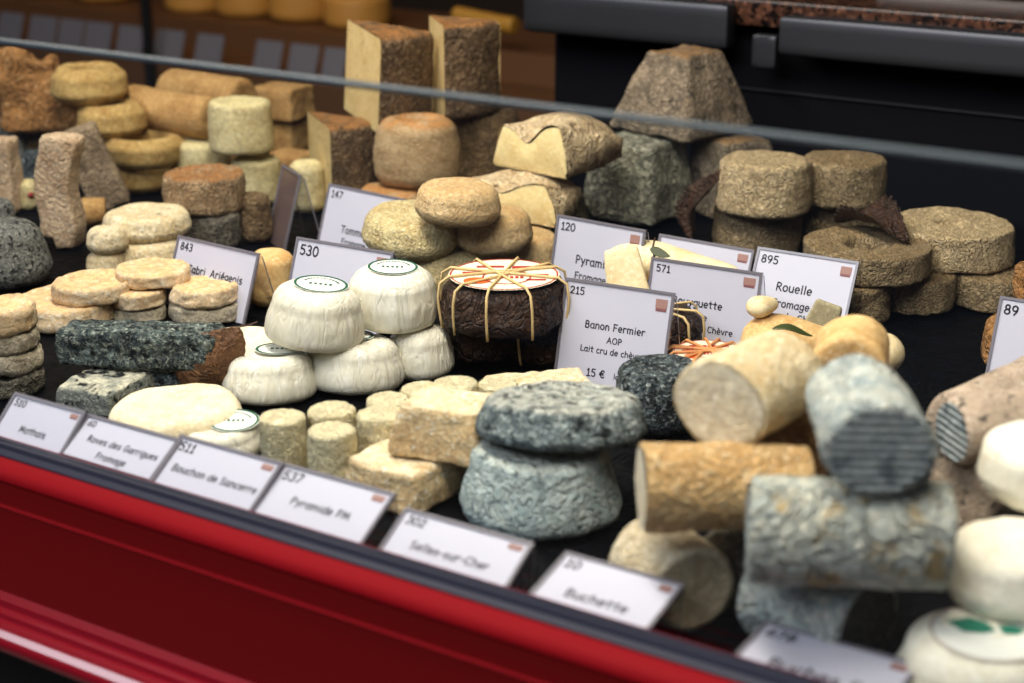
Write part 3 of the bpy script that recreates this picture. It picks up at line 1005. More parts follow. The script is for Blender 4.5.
# flat cheese with a leaf, behind the wrapped cheeses
MO = fit(186, 290, 0.0, b=381, t=326)
mo = empty('leaf_cheese', ground(MO))
tag(mo, 'cream round with a dry brown leaf on its side, behind the left front white cheese', 'cheese')
V, F = lathe(densify(drum(MO.R, MO.R * 0.93, MO.h, 0.35, 0.001), 0.005), 56)
mesh('cheese_body', V, F, 'cream_flat', mo, disp=SOFT)


def leaf_grid(L, W, n=24, m=10, teeth=0.08, point=1.0):
    """leaf blade along +x from 0 to L, tip at L"""
    V, F = [], []
    for i in range(n + 1):
        u = i / n
        w = W / 2 * (math.sin(math.pi * min(1, u ** 0.75)) ** 0.8) + 0.0003
        w *= 1 + teeth * (i % 2)
        for j in range(m + 1):
            s = j / m * 2 - 1
            V.append(Vector((u * L, s * w, 0)))
    for i in range(n):
        for j in range(m):
            F.append((i * (m + 1) + j, (i + 1) * (m + 1) + j, (i + 1) * (m + 1) + j + 1, i * (m + 1) + j + 1))
    return V, F


def solid(o, t=0.0006):
    md = o.modifiers.new('thickness', 'SOLIDIFY'); md.thickness = t; md.offset = 0
    return o


# leaf leaning on its near left side
V, F = leaf_grid(1.0, 1.0)
Q0, Q1 = G(190, 398, 0.004), G(240, 328, 0.057)
ax = Q1 - Q0
wd_ = MO.dh.cross(ax).normalized()
W2 = []
for p in V:
    b_ = 0.010 * math.sin(math.pi * p.x) - 0.018 * abs(p.y) ** 1.5 * 2
    q = Q0 + ax * p.x + wd_ * (p.y * 0.050) - MO.dh * (b_ - 0.004)
    W2.append(q - ground(MO))
solid(mesh('leaf', W2, F, 'leaf_brown', mo, disp=(0.003, 60, 0.001, 160, 0)))
tip = W2[24 * 11 + 5]
V, F = tube([tip, tip + Vector((0.006, 0.004, 0.001)), tip + Vector((0.012, 0.006, 0.004))], 0.0009, 6, 0.0005)
mesh('leaf_stalk', V, F, 'stem_brown', mo)

fl = fit(110, 246, 0.0, t=383, h=0.026)
wheel('cheese_round', 'smooth flat cream disc lying behind the Roves des Garrigues tag', 'cheese', None, fl, 'cream', 0.95, 0.42, 0.0, disp=(0.0022, 30, 0.0008, 90, 0))


# white paper-wrapped cheeses with a green ringed label
def wrapped(label, f, lab=True, tilt=(0, 0), lo=(0, 0), group='white wrapped cheeses with green ringed labels', logo=False, mat='white_paper', sh=0.9):
    t = empty('wrapped_cheese', ground(f), (tilt[0], tilt[1], 0))
    tag(t, label, 'cheese', group)
    sd = random.random() * 30
    ph = random.random() * 6
    P = drum(f.R, f.R * sh, f.h, 0.2, 0.001, f.R * 0.03, 0.36)

    def rad(a, z):
        u = z / f.h
        w = math.sin(math.pi * min(1, max(0, u))) ** 0.5
        fold = noise.noise(Vector((math.cos(a) * 9, math.sin(a) * 9, sd + z * 10)))
        fold2 = noise.noise(Vector((math.cos(a) * 22, math.sin(a) * 22, sd + z * 18)))
        return 1 + 0.015 * math.cos(2 * a + ph) + w * (0.018 * fold + 0.012 * fold2)
    V, F = lathe(densify(P, f.R / 12), 110, rad=rad)
    mesh('wrapper', V, F, mat, t, disp=(0.0012, 30, 0.0003, 120, 0))
    if lab:
        ox, oy = lo
        z = f.h + 0.0012
        q = f.R * 0.56
        parts = [disc_patch(q, z, ox=ox, oy=oy)]
        mats = ['label_white']
        if not logo:
            parts.append(disc_patch(q * 0.97, z + 0.0004, r_in=q * 0.87, ox=ox, oy=oy)); mats.append('label_green')
            # small print band round the middle and a bar across
            for k in range(5):
                parts.append(box(ox - q * 0.42 + k * q * 0.18, ox - q * 0.42 + k * q * 0.18 + q * 0.10, oy - q * 0.10, oy + q * 0.08, z, z + 0.0004)); mats.append('label_green')
            for k in range(14):
                a = math.radians(20 + k * 10.5)
                parts.append(disc_patch(q * 0.05, z + 0.0004, 8, ox=ox + q * 0.66 * math.cos(a), oy=oy + q * 0.66 * math.sin(a))); mats.append('label_green')
        else:
            parts.append(disc_patch(q * 1.0, z + 0.0003, r_in=q * 0.97, ox=ox, oy=oy)); mats.append('print_brown')
        V, F, mi = merge(*parts)
        lb = mesh('paper_label', V, F, mats, t, smooth=False, mi=mi, rot=(0, 0, 0.6))
        tag(lb, 'round white label with green ring')
    return t


CB = fit(220, 319, 0.0, b=413, t=347, back=0.42)
wrapped('white wrapped cheese bottom left in the pile, in front of the brown leaf', CB, lo=(0.010, 0.008), tilt=(-0.10 * math.cos(PHI), -0.10 * math.sin(PHI)))
CM = fit(304, 405, 0.0, b=403, t=334, back=0.42)
wrapped('white wrapped cheese in the middle of the bottom row', CM, lo=(-0.006, 0.008), tilt=(-0.10 * math.cos(PHI), -0.10 * math.sin(PHI)))
CR = fit(386, 455, 0.0, b=384, t=322, back=0.5)
wrapped('white wrapped cheese at the right end of the bottom row, beside the dark leaf parcel', CR, lab=False)
CT = fit(264, 363, max(CB.top, CM.top) + 0.001, b=357, t=277, back=0.66)
wrapped('upper left white wrapped cheese with green ringed label, tilted, on top of the pile', CT, tilt=(-0.05, 0.10), lo=(0.002, 0.004))
CT2 = fit(346, 438, max(CR.top, CM.top) + 0.001, b=337, t=261, back=0.66)
wrapped('upper right white wrapped cheese with green ringed label, below the tan rounds', CT2, tilt=(0.0, 0.04), lo=(0.0, 0.004), sh=0.94)
f = fit(172, 264, 0.0, b=466, t=411, back=0.6)
wrapped('low film-wrapped white cheese with green label directly behind the 511 tag', f, tilt=(0.06, 0.06), lo=(0.012, 0.0), sh=0.92)

# little corks
BO = 'small wrinkled cork-shaped cheeses behind the 537 tag'
for (l, r, t, lb) in ((261, 309, 409, 'leftmost of the small cork cheeses, standing alone'), (309, 358, 401, 'small cork cheese directly behind the front one'), (309, 358, 421, 'front small cork cheese nearest the 537 tag'),
                      (358, 407, 405, 'small cork cheese left of the pale upside-down block'), (367, 412, 391, 'small cork cheese behind the one beside the block'), (401, 446, 381, 'small cork cheese third from the right at the back'),
                      (433, 479, 375, 'small cork cheese second from the right at the back'), (477, 520, 376, 'rightmost small cork cheese, mostly hidden behind the pale slab')):
    f = fit(l, r, 0.0, t=t, h=0.044)
    wheel('cork_cheese', lb, 'cheese', BO, f, 'bouchon', 0.97, 0.06, 0.0, disp=(0.0008, 40, 0.0005, 200, 0.0005), seg=48)

# pale pyramids
PP = 'pale crusty cut pyramids beside the blue-grey stack'
pyramid('cheese_pyramid', 'lower pale pyramid cheese behind the 302 tag', 'cheese', PP, (414, 524), 0.0, 0.062, 0.029, 0.9, 6, 'pyramide_pale', 0.005, disp=ROUGH)
brick('cheese_pyramid', 'upper pale pyramid cheese with flared base tilted on the lower one', 'cheese', PP, (384, 459), (482, 473), 0.030, 0.056, 0.036, 'pyramide_pale', 0.004, 0.76, disp=ROUGH, rot=(0.0, 0.04, 0))
brick('cheese_pyramid', 'pale pyramid cheese at the back below the 215 tag', 'cheese', PP, (490, 426), (600, 416), 0.0, 0.045, 0.024, 'pyramide_pale', 0.004, 0.9, disp=ROUGH)

# blue grey flat cheeses
SE = 'blue-grey ash coated flat drums in the middle'
s1 = fit(463, 621, 0.0, b=549, h=0.046)
wheel('ash_drum', 'lower pale blue-grey ash drum behind the 302 tag', 'cheese', SE, s1, 'ash_selles_low', 0.87, 0.17, 0.001, disp=(0.003, 22, 0.0012, 90, 0.001), seg=80)
s2 = fit(479, 643, s1.top + 0.004, b=471, h=0.026)
wheel('ash_drum', 'upper dark blue-grey mottled drum on top of the pale one', 'cheese', SE, s2, 'ash_selles', 0.93, 0.28, 0.001, rot=(-0.14 * math.cos(PHI), -0.14 * math.sin(PHI), 0), disp=(0.003, 22, 0.0012, 90, 0.001), seg=80)
s3 = fit(614, 706, 0.0, b=443, h=0.046)
wheel('ash_drum', 'dark ash drum right of the 215 tag and behind the pale log', 'cheese', SE, s3, 'ash_dark', 0.95, 0.25, 0.0, disp=ROUGH, seg=64)


# ------------------------------------------------------------------ logs at the right
LG = 'goat cheese logs piled at the right'


def GZ(x, y, z):
    return G(x, y, z)


log('cheese_log', 'cream log with hollow end pointing down at the front, under the tan log', 'cheese', LG, GZ(693, 592, 0.0262), GZ(650, 552, 0.0262), 0.026, 0.026, 'log_cream', 'log_face_hollow', 0.3, hollow=0.002, facelabel='hollow brownish end')
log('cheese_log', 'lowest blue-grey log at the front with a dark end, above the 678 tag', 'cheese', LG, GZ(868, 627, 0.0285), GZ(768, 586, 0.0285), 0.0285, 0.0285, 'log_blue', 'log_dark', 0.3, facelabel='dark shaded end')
log('cheese_log', 'dark speckled log end in the gap under the tan log', 'cheese', LG, GZ(736, 572, 0.028), GZ(772, 520, 0.028), 0.026, 0.026, 'grey_rough', None)
log('cheese_log', 'tan crusted log lying across, ends at the blue-grey drums', 'cheese', LG, GZ(640, 489, 0.085), GZ(806, 486, 0.085), 0.0245, 0.0235, 'log_tan', 'log_face_pale', 0.12, facelabel='pale end of the log')
log('cheese_log', 'big blue-grey log lying across at the front with tan stains', 'cheese', LG, GZ(746, 528, 0.086), GZ(947, 537, 0.086), 0.028, 0.028, 'log_blue_tan', 'log_blue_face', 0.25, facelabel='blue-grey end')
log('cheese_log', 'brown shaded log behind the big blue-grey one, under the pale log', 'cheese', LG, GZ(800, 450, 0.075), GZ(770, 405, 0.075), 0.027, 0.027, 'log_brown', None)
log('cheese_log', 'pale log with a broad flat end facing left, on the tan log', 'cheese', LG, GZ(718, 406, 0.125), GZ(782, 372, 0.125), 0.0275, 0.0265, 'log_white', 'log_face_pale', 0.2, facelabel='ridged pale end', sq=0.02, oval=0.08)
log('cheese_log', 'tan log end peeping out behind the big upright blue-grey log', 'cheese', LG, GZ(848, 372, 0.098), GZ(852, 347, 0.098), 0.0235, 0.0235, 'pear_tan', None, 0.4)
log('cheese_log', 'big blue-grey log pointing at the viewer, on top of the pile', 'cheese', LG, GZ(881, 453, 0.138), GZ(855, 393, 0.138), 0.0265, 0.0235, 'log_blue', 'log_blue_face', 0.3, facelabel='dark mat-ridged end', sq=0.02, oval=0.05)
# right edge
log('cheese_log', 'pink speckled log rising to the right edge, below the 89 tag', 'cheese', LG, GZ(966, 436, 0.060), GZ(1070, 382, 0.060), 0.030, 0.031, 'log_speckled', None)
log('cheese_log', 'blue-grey log with ridged end behind the white wheels at right', 'cheese', LG, GZ(951, 432, 0.088), GZ(1060, 420, 0.088), 0.0205, 0.024, 'log_speckled', 'log_blue_face', 0.3, facelabel='grey ridged end')
log('cheese_log', 'shaded pinkish log between the big blue log and the white wheels', 'cheese', LG, GZ(957, 492, 0.050), GZ(1050, 470, 0.050), 0.027, 0.027, 'log_speckled', None)

# white wheels
WW = 'smooth white wheels at the lower right corner'
w1 = fit(890, 1072, 0.0, t=600, h=0.042)
wt1 = empty('white_cheese', ground(w1)); tag(wt1, 'white cheese with a green printed label at the lower right corner', 'cheese', WW)
V, F = lathe(densify(drum(w1.R, w1.R * 0.9, w1.h, 0.4, 0.0), 0.006), 64)
mesh('cheese_body', V, F, 'white_wheel', wt1, disp=SOFT)
parts = [disc_patch(w1.R * 0.62, w1.h + 0.0016), disc_patch(w1.R * 0.62, w1.h + 0.002, r_in=w1.R * 0.60)]
mats = ['label_white', 'print_brown']


def poly(P, z):
    return [(x, y, z) for x, y in P], [tuple(range(len(P)))]


q = w1.R * 0.6
parts.append(poly([(-0.66 * q, 0.46 * q), (-0.2 * q, 0.62 * q), (0.05 * q, 0.42 * q), (0.16 * q, 0.1 * q), (-0.1 * q, 0.0), (-0.44 * q, 0.06 * q)], w1.h + 0.0021)); mats.append('label_teal')
parts.append(poly([(0.24 * q, 0.26 * q), (0.48 * q, 0.3 * q), (0.72 * q, 0.12 * q), (0.5 * q, -0.06 * q), (0.26 * q, -0.02 * q)], w1.h + 0.0021)); mats.append('label_teal')
V, F, mi = merge(*parts)
mesh('paper_label', V, F, mats, wt1, smooth=False, mi=mi, rot=(0, 0, PHI))
w2 = fit(943, 1085, w1.top, b=632, t=514)
wheel('white_cheese', 'middle white wheel above the green-labelled one at the right edge', 'cheese', WW, w2, 'white_wheel', 0.96, 0.35, 0.0, disp=SOFT, seg=64)
w3 = fit(976, 1110, w2.top, b=524, t=417)
wheel('white_cheese', 'topmost white wheel at the right edge', 'cheese', WW, w3, 'white_wheel', 0.96, 0.38, 0.0, disp=SOFT, seg=64)

# ================================================================== middle and back rows, left
SR = 'soft white-dusted rounds at the left'
a = fit(86, 128, 0.0, b=280, h=0.021)
wheel('cheese_round', 'small grey-white round at the bottom left of the soft pile', 'cheese', SR, a, 'soft_round', 0.95, 0.40, 0, disp=SOFT)
f = at(a, 0.002, 0.002, h=0.024, R=a.R * 0.98)
wheel('cheese_round', 'greyish round above the small one at the left of the soft pile', 'cheese', SR, f, 'soft_round', 0.95, 0.40, 0, disp=SOFT)
a = fit(110, 190, 0.0, b=275, h=0.025)
wheel('cheese_round', 'lower thick soft round beneath the one left of the 843 tag', 'cheese', SR, a, 'soft_round', 0.95, 0.40, 0, disp=SOFT)
f = fit(103, 192, a.top, b=246, h=0.023)
wheel('cheese_round', 'large soft round on top of the pile in front of the brown drum', 'cheese', SR, f, 'soft_round', 0.96, 0.40, 0, disp=SOFT)

BD = 'rough brown drums behind the 843 tag'
a = fit(186, 243, 0.0, b=252, h=0.034)
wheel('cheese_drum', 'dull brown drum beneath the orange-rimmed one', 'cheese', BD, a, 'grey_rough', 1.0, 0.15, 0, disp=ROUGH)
f = fit(165, 246, a.top, b=219, t=165)
wheel('cheese_drum', 'brown drum with an orange rim standing on a duller one', 'cheese', BD, f, 'brown_drum', 0.99, 0.14, 0.001, disp=ROUGH)
f = fit(240, 274, 0.0, b=246, h=0.048)
wheel('cheese_drum', 'small dark brown drum left of the sideways tag', 'cheese', BD, f, 'brown_rough', 0.96, 0.2, 0, disp=ROUGH)

f = fit(246, 298, 0.0, b=312, h=0.048)
wheel('cheese_round', 'smooth orange-tan cheese between the 843 and 530 tags', 'cheese', None, f, 'pear_tan', 0.9, 0.4, 0, disp=SOFT)

# ash rock and the tall slabs at the far left
f = fit(-30, 53, 0.0, b=295, h=0.058)
wheel('ash_dome', 'rounded dark ash boulder-like cheese at the left edge', 'cheese', None, f, 'rock_ash', 0.86, 0.3, 0, disp=(0.003, 25, 0.001, 120, 0), ft=0.85)
f = fit(-22, 22, 0.0, b=262, h=0.055)
wheel('ash_dome', 'second ash dome half hidden behind the front one', 'cheese', None, f, 'rock_ash', 0.86, 0.3, 0, disp=ROUGH, ft=0.8)


def slab(label, bl, br, z, dep, h, mat, lean=(0, 0), fn=None, ts=0.9, group=None, name='cheese_slab'):
    return brick(name, label, 'cheese', group, bl, br, z, dep, h, mat, 0.004, ts, disp=ROUGH, n=16, rot=(lean[0], lean[1], 0), fn=fn)


TS = 'tall rough slabs standing at the left'


def pointed(x, y, z):
    # the foot of the slab is cut to a slant
    return (x + 0.004 * math.sin(z * 70), y, z + max(0, (0.03 - z)) * (0.35 if x < 0 else 0.0))


slab('tall pinkish slab standing on its end at the left', (35, 249), (71, 251), 0.0, 0.028, 0.112, 'tower', (0, 0.09), pointed, 1.0, TS)
slab('tall pinkish slab cut off by the left edge', (-26, 214), (14, 216), 0.0, 0.03, 0.080, 'tower', (0, 0.03), None, 0.9, TS)
slab('greyish slab leaning to the left behind the tall one', (92, 212), (134, 210), 0.0, 0.03, 0.092, 'taupe_rough', (0, -0.34), None, 0.9, TS)
slab('dark ash chunk at the left edge behind the tall slabs', (-16, 178), (26, 180), 0.0, 0.05, 0.062, 'rock_ash', (0, 0.0), None, 0.85)
slab('dark block behind the tall pinkish slab', (22, 186), (64, 184), 0.0, 0.04, 0.035, 'ash_dark', (0, 0), None, 0.9)
a = fit(8, 78, 0.0, b=176, h=0.055)
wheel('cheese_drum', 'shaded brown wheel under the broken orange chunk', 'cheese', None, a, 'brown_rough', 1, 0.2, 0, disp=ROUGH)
brick('cheese_chunk', 'rough broken orange-brown chunk with torn edges at the upper left', 'cheese', None, (2, 136), (78, 134), a.top, 0.06, 0.086, 'orange_rough', 0.008, 0.72, disp=(0.008, 30, 0.003, 90, 0.002), n=22,
      fn=lambda x, y, z: (x - 0.012 * (z / 0.08) + (0.02 * max(0, 1 - z / 0.03) if x > 0 else 0), y, z * (1 - 0.10 * math.sin(x * 90))))
log('cheese_log', 'small tan roll lying behind the tall pinkish slab', 'cheese', None, G(82, 212, 0.016), G(106, 211, 0.016), 0.0155, 0.015, 'loaf_orange', None, 0.3)
f = fit(17, 40, 0.0, b=212, h=0.032)
wheel('cheese_round', 'small pale round with a red dot, between two tall slabs', 'cheese', None, f, 'pale_green', 0.95, 0.3, 0, disp=SOFT)
a = math.atan2(-f.dh.y, -f.dh.x)
V, F = tube([Vector((math.cos(a + 0.3) * f.R * 0.98, math.sin(a + 0.3) * f.R * 0.98, 0.018)), Vector((math.cos(a + 0.3) * f.R * 1.06, math.sin(a + 0.3) * f.R * 1.06, 0.018))], 0.0035, 10)
o = bpy.data.objects[[k.name for k in bpy.data.objects if k.get('label', '').startswith('small pale round with a red')][0]]
mesh('red_dot', V, F, 'skirt_red_dot', o)

# rings
RG = 'yellow ring cheeses at the upper left'
r4 = fit(110, 176, 0.0, b=196, h=0.030)
wheel('ring_cheese', 'lowest flat ring under the wide dished one', 'cheese', RG, r4, 'ring_yellow', 1.0, 0.25, disp=SOFT, hole=(0.4, 1))
r3 = fit(108, 184, r4.top, b=173, h=0.032)
wheel('ring_cheese', 'wide dished ring with a broad hole', 'cheese', RG, r3, 'ring_yellow', 1.06, 0.25, disp=SOFT, hole=(0.62, 1))
r2 = fit(78, 148, r3.top, b=141, h=0.034)
wheel('ring_cheese', 'middle yellow ring below the topmost one', 'cheese', RG, r2, 'ring_yellow', 0.96, 0.25, disp=SOFT, hole=(0.42, 1))
r1 = fit(52, 129, r2.top, b=108, h=0.038)
wheel('ring_cheese', 'topmost yellow ring with a dark hole', 'cheese', RG, r1, 'ring_yellow', 0.95, 0.25, disp=SOFT, hole=(0.46, 1))
# what the shifted rings rest on: a bigger drum behind
f = fit(60, 132, 0.0, b=176, h=r2.z)
wheel('cheese_drum', 'yellow drum under the middle ring, behind the leaning slab', 'cheese', None, f, 'ring_yellow', 1, 0.15, 0, disp=SOFT)

# orange loaves
LO = 'orange-tan loaves at the upper left'
log('cheese_loaf', 'lower tan loaf between the rings and the pale green drum', 'cheese', LO, G(160, 136, 0.03), G(228, 146, 0.03), 0.026, 0.026, 'loaf_orange', None, 0.5)
log('cheese_loaf', 'bright tan loaf lying behind the rings', 'cheese', LO, G(128, 106, 0.082), G(214, 118, 0.082), 0.026, 0.025, 'loaf_orange', None, 0.6)
log('cheese_loaf', 'back tan loaf highest of the three', 'cheese', LO, G(170, 88, 0.085), G(244, 100, 0.085), 0.026, 0.026, 'loaf_orange', None, 0.6)
log('cheese_loaf', 'tan loaf carrying the back one', 'cheese', LO, G(168, 112, 0.031), G(244, 124, 0.031), 0.028, 0.028, 'loaf_orange', None, 0.6)
slab('orange block right of the pale green drum', (254, 152), (292, 156), 0.0, 0.06, 0.040, 'loaf_orange', ts=0.95, group=None, name='cheese_block')
slab('upper orange block right of the pale green drum', (250, 120), (292, 124), 0.0415, 0.06, 0.040, 'loaf_orange', ts=0.95, group=None, name='cheese_block')
slab('small orange block lowest, right of the pale green drum', (262, 182), (300, 186), 0.0, 0.05, 0.030, 'loaf_orange', ts=0.95, group=None, name='cheese_block')

# pale drums
PG = 'pale green-cream drums at the left back'
b1 = fit(233, 282, 0.0, b=207, t=154)
wheel('cheese_drum', 'pale drum at lower right of the pale group', 'cheese', PG, b1, 'pale_green', 0.97, 0.12, 0, disp=SOFT)
b2 = fit(176, 233, 0.0, b=196, t=136)
wheel('cheese_drum', 'pale drum at lower left behind the brown drum', 'cheese', PG, b2, 'pale_green', 0.92, 0.12, 0, disp=SOFT)
b3 = fit(210, 275, max(b1.top, b2.top), b=159, t=96)
wheel('cheese_drum', 'pale drum standing on the other two', 'cheese', PG, b3, 'pale_green', 0.93, 0.12, 0.001, disp=SOFT)
f = fit(290, 326, 0.0, b=216, h=0.055)
wheel('cheese_drum', 'cream drum between the sideways tag and the big cut wedge', 'cheese', None, f, 'pale_green', 0.94, 0.2, 0, disp=SOFT)


# big wedges
def wedge(label, pf, rest_dir, z, r, h, spread, tilt=(0, 0), group='big brown-rinded cut wedges', mats=('tomme_rind', 'tomme_paste'), ts=1.0, zfix=0.0):
    """pf = pixel of the foot of the sharp rind corner, rest_dir = direction (deg) from there to the wheel's centre"""
    P = G(*pf, z)
    d = math.radians(rest_dir)
    c = P + Vector((math.cos(d), math.sin(d), 0)) * r
    a = d + math.pi
    return sector('cheese_wedge', label, 'cheese', group, Vector((c.x, c.y, z + zfix)), r, h, a, a + math.radians(spread), mats, 0, tilt, ts=ts)


wedge('lower cut wedge with pale face, supporting the tall upright wedge', (333, 219), 143, 0.0, 0.10, 0.096, 40)
wedge('tall cut wedge with a smooth pale face, upright on the lower wedge', (378, 126), 148, 0.097, 0.105, 0.098, 44, ts=0.97, tilt=(0.0, 0.09))
wedge('dark tall wedge right of the pale-faced one', (445, 122), 136, 0.097, 0.085, 0.100, 52)
f = fit(430, 522, 0.0, b=205, h=0.098)
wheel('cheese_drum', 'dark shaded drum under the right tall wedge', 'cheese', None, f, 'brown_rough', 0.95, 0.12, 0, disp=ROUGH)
a = fit(356, 430, 0.0, b=232, h=0.036)
wheel('cheese_round', 'flat tan disc under the orange-topped drum', 'cheese', None, a, 'tomme_drum', 1.0, 0.3, 0, disp=SOFT)
f = fit(376, 460, a.top, b=195, t=111)
wheel('cheese_drum', 'tall brown drum with a dished orange top below the wedges', 'cheese', None, f, 'tomme_drum', 0.95, 0.25, 0.006, bulge=f.R * 0.04, disp=SOFT)


# rustic half cheeses with a cut face
def half(label, pl, pr, z, dep, h, mats, group='rustic half cheeses with hollowed cut faces', dip=0.35, rot=(0, 0, 0)):
    A, B = G(*pl, z), G(*pr, z)
    u = (B - A); w = u.length; u.normalize()
    t = empty('half_cheese', (A + B) / 2, (rot[0], rot[1], math.atan2(u.y, u.x) + rot[2]))
    tag(t, label, 'cheese', group)
    # outline of the cut face: a loaf shape with a sag in the top
    N = 44
    sec = []
    for k in range(N):
        s = k / (N - 1)
        x = -w / 2 + w * s
        e = min(s, 1 - s)
        top = h * (min(1, e / 0.12) ** 0.5) * (1 - dip * math.exp(-((s - 0.46) / 0.17) ** 2)) * (0.84 + 0.2 * s)
        sec.append((x, max(top, 0.15 * h)))
    rows = 16
    V, F = [], []
    for j in range(rows + 1):
        v = j / rows
        y = dep * v
        sh = math.cos(v * math.pi / 2 * 0.9) ** 0.6
        for (x, zt) in sec:
            zz = (zt + (h * 1.22 * max(0.25, math.sin(math.pi * min(1, max(0.0, (x / w + 0.5))))) ** 0.35 - zt) * min(1, v * 2.0)) * (0.30 + 0.70 * sh)
            V.append((x * (0.35 + 0.65 * sh), y, zz))
        for (x, zt) in reversed(sec):
            V.append((x * (0.35 + 0.65 * sh), y, 0))
    m = 2 * N
    for j in range(rows):
        for k in range(m):
            k2 = (k + 1) % m
            F.append((j * m + k, j * m + k2, (j + 1) * m + k2, (j + 1) * m + k))
    F.append(tuple(rows * m + k for k in range(m)))
    mesh('rind', V, F, mats[0], t, disp=(0.003, 30, 0.0015, 80, 0.001))
    VV, FF = [], []
    for (x, zt) in sec:
        for q in range(5):
            VV.append((x * 0.99, 0.0012 - 0.003 * math.sin(math.pi * q / 4), (zt + 0.0006) * q / 4))
    for k in range(N - 1):
        for q in range(4):
            FF.append((k * 5 + q, (k + 1) * 5 + q, (k + 1) * 5 + q + 1, k * 5 + q + 1))
    tag(mesh('cut_face', VV, FF, mats[1], t), 'smooth yellow cut face')
    return t


f = fit(462, 590, 0.0, b=245, h=0.036)
wheel('cheese_round', 'greyish flat cheese at the bottom under the rustic halves', 'cheese', None, f, 'rustic_grey', 0.95, 0.3, 0, disp=ROUGH)
half('lower rustic half cheese with greyish crust', (455, 212), (556, 228), 0.0375, 0.09, 0.038, ('rustic_rind', 'rustic_paste'), dip=0.3)
half('upper rustic half cheese with a wavy yellow cut face', (491, 166), (570, 179), 0.080, 0.11, 0.047, ('rustic_rind', 'rustic_paste'), dip=0.38, rot=(0, 0, -0.1))

# tan rounds in the middle
TR = 'tan rounds heaped behind the wrapped cheeses'
re_ = fit(396, 492, 0.0, b=300, h=0.036)
wheel('cheese_round', 'shaded round at the bottom of the tan heap', 'cheese', TR, re_, 'tan_round_pale', 0.95, 0.40, 0, disp=SOFT)
rd = fit(482, 563, 0.0, b=284, h=0.038)
wheel('cheese_round', 'pale round at the bottom right of the tan heap', 'cheese', TR, rd, 'tan_round', 0.95, 0.40, 0, disp=SOFT)
rf = fit(372, 440, 0.0, b=290, h=0.034)
wheel('cheese_round', 'cream round half hidden behind the upper right wrapped cheese', 'cheese', TR, rf, 'tan_round_pale', 0.95, 0.40, 0, disp=SOFT)
rc = fit(452, 534, rd.top - 0.002, b=260, h=0.036)
wheel('cheese_round', 'round at the right of the tan heap, half under the topmost one', 'cheese', TR, rc, 'tan_round', 0.95, 0.40, 0, disp=SOFT)
ra = fit(361, 462, re_.top, b=263, h=0.036)
wheel('cheese_round', 'yellowish round at the left of the tan heap', 'cheese', TR, ra, 'tan_round_pale', 0.96, 0.40, 0, disp=SOFT, rot=(0.03, 0.06, 0))
rb = fit(415, 501, rc.top + 0.0, b=232, h=0.032)
wheel('cheese_round', 'topmost golden round of the tan heap', 'cheese', TR, rb, 'tan_round', 0.96, 0.40, 0, disp=SOFT, rot=(0, 0.05, 0))

# ------------------------------------------------------------------ leaf parcels
LP = 'chestnut-leaf wrapped cheeses tied with raffia'


def parcel(label, f, lab=True, ties=(0.1, 0.75, 1.4, 2.0, 2.6), tilt=(0, 0), red=False):
    t = empty('leaf_parcel', ground(f), (tilt[0], tilt[1], 0))
    tag(t, label, 'cheese', LP)
    V, F = lathe(densify(drum(f.R, f.R * 0.97, f.h, 0.35, 0.0), f.R / 14), 90)
    mesh('leaf_wrap', V, F, 'leaf_dark', t, disp=(0.003, 28, 0.0016, 80, 0.002))
    z = f.h + 0.0028
    if lab:
        R = f.R * 0.86
        # thin sagging paper disc
        parts = [disc_patch(R, z - 0.0002, 48)]
        mats = ['label_cream']
        parts.append(disc_patch(R * 0.98, z + 0.0002, r_in=R * 0.95)); mats.append('label_red')
        parts.append(disc_patch(R * 0.24, z + 0.0003, 24, ox=-R * 0.48, oy=-R * 0.42, sy=0.8)); mats.append('label_orange')
        parts.append(disc_patch(R * 0.44, z + 0.0003, 32, r_in=R * 0.41, ox=R * 0.05, oy=-R * 0.2)); mats.append('label_red')
        for k in range(7):
            parts.append(box(-R * 0.25 + k * R * 0.09, -R * 0.19 + k * R * 0.09, -R * 0.27, -R * 0.15, z, z + 0.0004)); mats.append('label_red')
        for (x0, x1, y0, y1) in ((0.15, 0.62, 0.35, 0.5), (-0.5, 0.0, 0.42, 0.52), (0.45, 0.8, -0.12, -0.02), (0.4, 0.75, -0.4, -0.32), (-0.75, -0.4, 0.05, 0.13)):
            parts.append(box(R * x0, R * x1, R * y0, R * y1, z, z + 0.0003)); mats.append('label_red')
        V, F, mi = merge(*parts)
        tag(mesh('paper_label', V, F, mats, t, smooth=False, mi=mi, rot=(0, 0, PHI)), 'round cream label with orange and red print')
    for k, a in enumerate(ties):
        pth = []
        ex = 0.0012
        for s in range(25):
            u = s / 24 * 2 - 1
            au = abs(u); sg = 1 if u > 0 else -1
            bow = 0.10 * f.R * math.sin(k * 2.1)
            if au < 0.6:
                r = f.R * 0.9 * au / 0.6; zz = z + ex
            elif au < 0.72:
                q = (au - 0.6) / 0.12 * math.pi / 2
                r = f.R * (0.9 + 0.155 * math.sin(q)); zz = z + ex - 0.32 * f.h * (1 - math.cos(q))
            else:
                q = (au - 0.72) / 0.28
                r = f.R * (1.055 - 0.06 * q * q); zz = z + ex - 0.32 * f.h - (0.66 * f.h + 0.001) * q
            r *= sg
            c = math.cos(a); s_ = math.sin(a)
            b = bow * (1 - min(1, au) ** 2)
            pth.append(Vector((r * c - b * s_, r * s_ + b * c, max(zz, 0.0008))))
        V, F = tube(pth, 0.0011, 6)
        mesh('raffia_tie', V, F, 'raffia_orange' if red else 'raffia', t)
    return t


